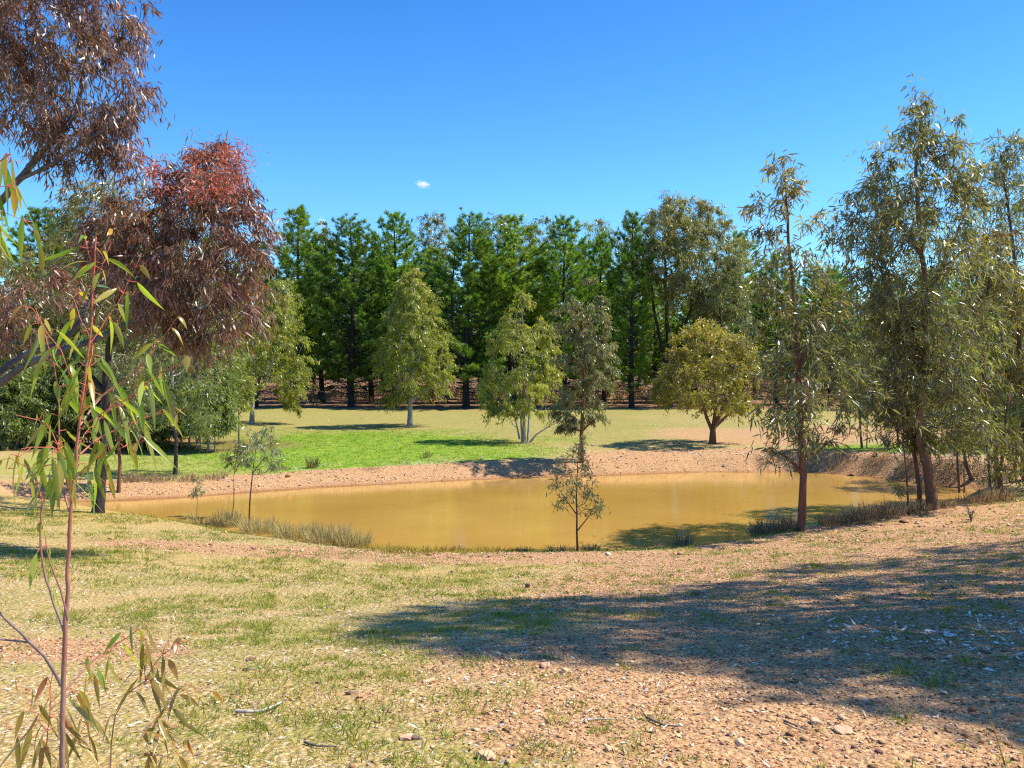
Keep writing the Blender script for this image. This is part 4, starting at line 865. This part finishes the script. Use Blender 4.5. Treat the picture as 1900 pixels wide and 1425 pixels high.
# bare twiggy shrub and small dead sticks
def twig_shrub(px, py, hw, hh, n, label, Y=None, lean=(0, 0)):
    b = G(px, py); root = empty('bare_shrub', b, label, 'shrub', None); bb = MB(); s = b[1]/F
    for k in range(n):
        a = rng.random()*6.28; e = b+np.array([math.cos(a)*hw*s*rng.uniform(.3, 1), math.sin(a)*hw*s*rng.uniform(.3, 1), hh*s*rng.uniform(.5, 1)])
        pts = bez(b, b+(e-b)*[.2, .2, .6], e, 5); add_tube(bb, pts, np.linspace(.012, .004, 5), 4)
        for q in range(4):
            st = pts[rng.integers(1, 5)]; add_tube(bb, np.array([st, st+(rdir(1)[0]+[0, 0, .6])*.22]), np.array([.005, .002]), 3, cap=False)
    bb.build('twigs', BM['twig'], root, b); return root
twig_shrub(1647, 832, 36, 34, 26, 'bare twiggy grey shrub on the green strip of the far right bank')
twig_shrub(1435, 1000-140, 10, 30, 7, 'little bare shrub on the far bank left of the lone gum trunk')
twig_shrub(1802, 968, 7, 22, 5, 'tiny dead sprig on the near gravel at the right')
tw = MB()

def scatter(n, xr, yr, dens):
    """points by area, kept by a density function"""
    x = rng.uniform(*xr, n); y = rng.uniform(*yr, n) if not isinstance(yr, str) else None
    k = rng.random(n) < dens(x, y); x, y = x[k], y[k]
    return x, y
def inview(x, y, m=.6): return (np.abs(x) < y*.60+m)

# gravel: loose chips of stone over the bare ground (stuff)
def chips(n, xr, yr, size, dens, mb, vr=(0, 1)):
    x, y = scatter(n, xr, yr, dens); n = len(x)
    base = np.array([[1, 0, 0], [0, 1, 0], [-1, 0, 0], [0, -1, 0], [0, 0, 1], [0, 0, -1]], float)
    s = size*rng.lognormal(0, .45, n); z = terrain(x, y)
    V = base[None]*(1+rng.normal(size=(n, 6, 1))*.22)+rng.normal(size=(n, 6, 3))*.16
    V = V*np.stack([rng.uniform(.7, 1.3, n), rng.uniform(.6, 1.1, n), rng.uniform(.28, .6, n)], 1)[:, None]*s[:, None, None]
    a = rng.random(n)*6.28; ca, sa = np.cos(a)[:, None], np.sin(a)[:, None]
    tlt = rng.normal(size=n)[:, None]*.3
    vx = V[..., 0]*ca-V[..., 1]*sa; vy = V[..., 0]*sa+V[..., 1]*ca; vz = V[..., 2]+vx*tlt
    V = np.stack([vx+x[:, None], vy+y[:, None], vz+(z+s*.15)[:, None]], -1)
    fc = np.array([[0, 1, 4], [1, 2, 4], [2, 3, 4], [3, 0, 4], [1, 0, 5], [2, 1, 5], [3, 2, 5], [0, 3, 5]])
    A = np.repeat(np.stack([rng.uniform(*vr, n), (rng.random(n) < .1)*1.0], 1), 8, 0)
    mb.add(V, None, (np.arange(n)[:, None, None]*6+fc).reshape(-1, 3), at=A)
def stone_mat(name, a, b_, c):
    m, nt, N, L, p = newmat(name)
    col = ramp(nt, attr(nt, 'v'), [(0, tuple(q*.5 for q in a)), (.22, a), (.6, b_), (.9, c), (1, tuple(min(.88, q*1.12) for q in c))]); col = mixc(nt, attr(nt, 'tip'), col, (.20, .10, .08))
    n = noise(nt, 60, 4, .7, coords(nt)); col = mixc(nt, ramp(nt, n, [(.3, .6), (.6, 0.0)]), col, mixc(nt, 1.0, col, (.6, .55, .5), 'MULTIPLY'))
    L.new(col, p.inputs['Base Color']); p.inputs['Roughness'].default_value = .8; p.inputs['Specular IOR Level'].default_value = .25
    L.new(bump(nt, n, .004), p.inputs['Normal']); return m
SM = stone_mat('quartzite_chip', (.34, .155, .07), (.54, .32, .16), (.74, .54, .33))
def dgrav(x, y): g = zones(x, y)[1]; return np.where(inview(x, y), np.clip(.03+g*1.1, 0, 1)*np.clip(9/np.maximum(y, 3), 0, 1)*(pond_sd(x, y) > .1), 0)
mb = MB(); chips(330000, (-8, 9.5), (2.6, 15.5), .0066, dgrav, mb); chips(2600, (-8, 9.5), (2.6, 15.5), .014, dgrav, mb)
chips(12000, (-9, 13), (14, 33), .022, lambda x, y: np.clip(zones(x, y)[1]*1.2-.2, 0, 1)*(pond_sd(x, y) > .05), mb)
tag(mb.build('gravel', SM), kind='stuff')

# fallen leaves and bark flakes (stuff)
def dlit(x, y): return np.where(inview(x, y), np.clip(.35+.9*(fbm(x, y, .8, 77)-.45)*4, .08, 1)*(1-.5*zones(x, y)[1])*np.clip(7/np.maximum(y, 3), 0, 1)*(pond_sd(x, y) > .1), 0)
mb = MB(); x, y = scatter(90000, (-9, 10), (2.6, 18), dlit); n = len(x); p = np.stack([x, y, terrain(x, y)+.008], 1)
d = rdir(n); d[:, 2] *= .25; add_leaves(mb, p, d, rng.uniform(.018, .055, n), rng.uniform(.006, .014, n), 2, curl=.25, sag=0, side=np.tile([[0, 0, 1.]], (n, 1))+rdir(n)*.5, v=rng.random(n), tip=(rng.random(n) < .3)*rng.random(n))
x, y = scatter(9000, (2.0, 6.5), (4.0, 9.0), lambda x, y: np.clip(1-np.hypot((x-3.6)/1.6, (y-6.2)/1.3), 0, 1)); n = len(x); p = np.stack([x, y, terrain(x, y)+.012], 1)
d = rdir(n); d[:, 2] *= .25; add_leaves(mb, p[:420], d[:420], rng.uniform(.03, .075, n)[:420], rng.uniform(.012, .03, n)[:420], 2, curl=.25, sag=0, side=(np.tile([[0, 0, 1.]], (n, 1))+rdir(n)*.5)[:420], v=rng.random(n)[:420], tip=rng.uniform(.4, 1, n)[:420])
x, y = scatter(26000, (-14, 15), (21, 31), lambda x, y: np.clip(fbm(x, y, 1.2, 71)*3-1.1, 0, 1)*(pond_sd(x, y) > .3)*(pond_sd(x, y) < 2.8)); n = len(x); p = np.stack([x, y, terrain(x, y)+.02], 1)
d = rdir(n); d[:, 2] *= .3; add_leaves(mb, p, d, rng.uniform(.05, .14, n), rng.uniform(.015, .03, n), 1, curl=.2, sag=0, side=np.tile([[0, 0, 1.]], (n, 1))+rdir(n)*.6, v=rng.random(n), tip=rng.random(n)*.6)
x, y = scatter(9000, (-16, 16), (24, 52), lambda x, y: (pond_sd(x, y) > .4)*np.clip(fbm(x, y, 3, 78)*2-.7, 0, 1)); n = len(x); p = np.stack([x, y, terrain(x, y)+.02], 1)
d = rdir(n); d[:, 2] *= .25; add_leaves(mb, p, d, rng.uniform(.06, .12, n), rng.uniform(.02, .035, n), 1, curl=.2, sag=0, side=np.tile([[0, 0, 1.]], (n, 1))+rdir(n)*.5, v=rng.random(n), tip=rng.random(n)*.6)
tag(mb.build('leaf_litter', LM['litter']), kind='stuff')

# grass tufts (stuff)
def tufts(mb, n, xr, yr, dens, h, w, spread, per, tipc, vr=(0, 1), seg=1):
    x, y = scatter(n, xr, yr, dens); n = len(x); k = n*per
    a = rng.random(k)*6.28; r = np.repeat(spread*rng.lognormal(0, .35, n), per)*rng.random(k)**.6
    p = np.stack([np.repeat(x, per)+r*np.cos(a), np.repeat(y, per)+r*np.sin(a), np.zeros(k)], 1); p[:, 2] = terrain(p[:, 0], p[:, 1])-.004
    d = norm(np.stack([np.cos(a), np.sin(a), np.zeros(k)], 1)*.45+rng.normal(size=(k, 3))*.4+np.array([0, 0, .9]))
    hh = h*np.repeat(rng.lognormal(0, .3, n), per)*rng.uniform(.5, 1.2, k)
    add_leaves(mb, p, d, hh, w*rng.uniform(.7, 1.3, k), seg, curl=.2, sag=.25, v=np.clip(rng.uniform(*vr, k)+np.repeat(rng.normal(size=n)*.12, per), 0, 1), tip=np.clip(np.repeat(rng.uniform(*tipc, n), per)*rng.uniform(.4, 1.6, k), 0, 1))
def dtuft(x, y):
    z = zones(x, y); g = fbm(x, y, 1.1, 55)
    return np.where(inview(x, y), np.clip((g-.46)*8, .03, 1)*(1-.80*z[1])*(pond_sd(x, y) > .2), 0)
mb = MB()
tufts(mb, 9000, (-8, 8), (2.6, 9), dtuft, .055, .0045, .075, 26, (0, .55), seg=2)
tufts(mb, 14000, (-10, 11), (9, 19), lambda x, y: dtuft(x, y), .060, .008, .11, 16, (0, .6))
def dgg(x, y): z = zones(x, y)[1]; return np.where(inview(x, y), z*(fbm(x, y, 1.4, 58) > .47)*.8*(pond_sd(x, y) > .2), 0)
tufts(mb, 2600, (-4, 9), (2.8, 16), dgg, .055, .005, .07, 36, (0, .25))
tag(mb.build('grass_tufts', LM['grass']), kind='stuff')
mb = MB()
tufts(mb, 30000, (-9, 9), (2.6, 19), lambda x, y: np.where(inview(x, y), np.clip(.6-zones(x, y)[1]*.5, .05, 1)*(pond_sd(x, y) > .15)*np.clip(9/np.maximum(y, 3), 0, 1), 0), .032, .0028, .12, 9, (0, .35))
tag(mb.build('dry_grass', LM['straw']), kind='stuff')
mb = MB()
tufts(mb, 22000, (-14, 17), (24, 40), lambda x, y: np.clip(zones(x, y)[0]*1.3-.15, 0, 1)*(pond_sd(x, y) > 1.1), .05, .014, .16, 9, (0, .25))
tag(mb.build('lawn_grass', LM['lawn']), kind='stuff')

# single stones and sticks
def stone(px, py, s, lab, a=(1, .8, .6), dark=False, group='loose stones on the gravel'):
    c = G(px, py); rr = np.random.default_rng(int(px*7+py)); import bmesh
    bm = bmesh.new(); bmesh.ops.create_icosphere(bm, subdivisions=2, radius=1)
    for v in bm.verts:
        n_ = v.co.normalized(); k = 1+.22*math.sin(n_.x*3+px)+.16*math.sin(n_.y*4+py)+rr.normal()*.06
        v.co = n_*k; v.co.x = max(-.85, min(.9, v.co.x)); v.co.z = max(-.6, min(.75, v.co.z)); v.co.x *= s*.72*a[0]; v.co.y *= s*.72*a[1]; v.co.z *= s*.72*a[2]
    me = bpy.data.meshes.new('stone'); bm.to_mesh(me); bm.free(); me.materials.append(SMD if dark else SML)
    o = bpy.data.objects.new('stone', me); COL.objects.link(o); o.location = (c[0], c[1], c[2]+s*a[2]*.3); o.rotation_euler = (rr.normal()*.1, rr.normal()*.1, rr.random()*6)
    tag(o, lab, 'stone', group)
def plain_stone(name, a, b_):
    m, nt, N, L, p = newmat(name); n = noise(nt, 25, 5, .7, coords(nt)); L.new(mixc(nt, ramp(nt, n, [(.35, 0.0), (.65, 1.0)]), a, b_), p.inputs['Base Color'])
    p.inputs['Roughness'].default_value = .85; L.new(bump(nt, n, .01), p.inputs['Normal']); return m
SML = plain_stone('tan_stone', (.62, .38, .22), (.48, .26, .15)); SMD = plain_stone('dark_stone', (.16, .10, .08), (.09, .06, .05))
for (px, py, s, lab, a, dk) in ((979, 1089, .065, 'round dark stone on the upper edge of the big shade', (1, .9, .9), True), (629, 1133, .05, 'flat tan stone at the left tip of the big shade', (1.1, .8, .4), False), (838, 1063, .04, 'small red-brown stone on the sunny strip above the shade', (1, .8, .7), True),
      (796, 1265, .06, 'pale flat stone on the sunny gravel just below the shade', (1.2, .7, .35), False), (1012, 1237, .045, 'orange stone on the lower rim of the shade', (1, .8, .7), False), (905, 1405, .06, 'tan flat stone at the bottom of the view', (1.1, .7, .4), False),
      (753, 1375, .045, 'tan stone left of the flat stone at the bottom', (1, .8, .5), False), (1565, 1362, .06, 'pale stone on the sunny gravel at the lower right', (1.2, .8, .35), False), (1133, 1392, .04, 'small tan stone near the bottom middle', (1, .8, .5), False), (770, 1375, .035, 'brown stone beside the tan stone near the bottom', (1, .8, .5), True),
      (1512, 1344, .045, 'pinkish stone on the gravel at the lower right, uphill of the pale one', (1, .8, .6), False), (1060, 1131, .04, 'tan stone inside the shade below the round dark stone', (1.2, .8, .5), False)):
    stone(px, py, s, lab, a, dk)
def stick(pts, r, lab, mat='twig', group='fallen sticks on the ground'):
    q = [G(*p) for p in pts]; q = [c+np.array([0, 0, r*1.2]) for c in q]; sp = smooth_path(q, step=.04) if len(q) > 2 else smooth_path(q, n=8)
    sp[:, 2] = terrain(sp[:, 0], sp[:, 1])+r*1.5+rng.random(len(sp))*.003; mb = MB(); add_tube(mb, sp, np.linspace(r, r*.5, len(sp)), 6); c = q[0]
    tag(mb.build('fallen_stick', BM[mat], None, c, smooth=True), lab, 'stick', group)
stick([(438, 1325), (470, 1325), (500, 1318), (522, 1308)], .010, 'bleached curved stick on the grass at the lower left', 'driftwood')
stick([(565, 1382), (590, 1392), (625, 1395)], .006, 'short brown stick on the grass near the bottom', 'twig')
stick([(1085, 1340), (1110, 1336), (1140, 1338)], .006, 'thin tan stick on the sunny gravel in the bottom middle', 'driftwood')
stick([(1200, 1335), (1230, 1348), (1258, 1352)], .007, 'dark thin stick on the sunny gravel right of the tan one', 'twig')
stick([(1455, 1340), (1475, 1350), (1495, 1356)], .006, 'short dark stick at the lower right on the sunny gravel', 'twig')
stick([(1300, 1168), (1340, 1172), (1380, 1175)], .006, 'pale thin stick lying in the big shade', 'driftwood')
mb = MB(); c = G(1865, 1425); pts = smooth_path([c, P(1850, 1370, c[1]), P(1835, 1325, c[1]), P(1828, 1300, c[1])], step=.03); add_tube(mb, pts, np.linspace(.004, .0015, len(pts)), 5)
add_leaves(mb, pts[::2], norm(rdir(len(pts[::2]))*.5+[0, 0, 1]), .03, .005, 1, v=rng.random(len(pts[::2])))
tag(mb.build('dry_grass_stalk', LM['straw'], None, c), 'single tall dry grass stalk in the lower right corner', 'grass stalk')

# ------------------------------------------------------------------ far wood and scrub beyond the plantation
mb = MB(); tb = MB()
for k in range(240):
    x = rng.uniform(-75, 80); y = rng.uniform(82, 125); z0 = T(x, y); h = rng.uniform(3.5, 9.5)
    n = 230; c = np.array([x, y, z0+h*.55]); q = rdir(n)*rng.random((n, 1))**.5*np.array([h*.36, h*.36, h*.48])+c
    add_leaves(mb, q, rdir(n), .55, .28, 1, v=np.clip(rng.normal(.4+.2*rng.normal(), .2, n), 0, 1), tip=rng.random(n)*.3)
tag(mb.build('far_woodland', LM['scrub']), kind='stuff')
mb = MB()
for k in range(900):
    x = rng.uniform(-45, 48); y = rng.uniform(63, 90); z0 = T(x, y); h = rng.uniform(.4, 1.0)*rng.choice([1, 1, 2.6]); n = 60
    q = rdir(n)*rng.random((n, 1))**.5*np.array([h*.7, h*.7, h*.5])+[x, y, z0+h*.4]
    add_leaves(mb, q, norm(rdir(n)+[0, 0, .5]), .28, .06, 1, v=rng.random(n), tip=rng.random(n))
tag(mb.build('undergrowth', LM['scrub']), kind='stuff')

# small wisp of cloud
def cloud(px, py, wpx, hpx, lab, Y=900.0):
    import bmesh
    c = P(px, py, Y); s = Y/F; bm = bmesh.new(); bmesh.ops.create_icosphere(bm, subdivisions=3, radius=1)
    for v in bm.verts: v.co.x *= wpx*s; v.co.y *= wpx*s*.6; v.co.z *= hpx*s
    me = bpy.data.meshes.new('cloud'); bm.to_mesh(me); bm.free()
    m, nt, N, L, p = newmat('cloud_vapour'); N.remove(p); pv = N.new('ShaderNodeVolumePrincipled'); pv.inputs['Color'].default_value = (.95, .97, 1, 1)
    v = coords(nt, (1.0/(wpx*s), 1.0/(wpx*s), 1.0/(hpx*s))); n = noise(nt, 2.4, 6, .75, v)
    ln = N.new('ShaderNodeVectorMath'); ln.operation = 'LENGTH'; L.new(v, ln.inputs[0])
    f = math_(nt, 'SUBTRACT', math_(nt, 'SUBTRACT', n, .30), math_(nt, 'MULTIPLY', ln.outputs['Value'], .28))
    L.new(math_(nt, 'MULTIPLY', math_(nt, 'MAXIMUM', f, 0.0), 1.5), pv.inputs['Density'])
    L.new(pv.outputs[0], N['Material Output'].inputs['Volume']); me.materials.append(m)
    o = bpy.data.objects.new('cloud', me); COL.objects.link(o); o.location = tuple(c); o.rotation_euler = (0, R(8), 0); tag(o, lab, 'cloud')
cloud(784, 342, 17, 9, 'tiny white wisp of cloud alone in the blue sky above the pines')
cloud(597, 414, 12, 14, 'faint second wisp of cloud just above the lower pines', 950)
print('faces', sum(len(o.data.polygons) for o in sc.objects if o.type == 'MESH'))
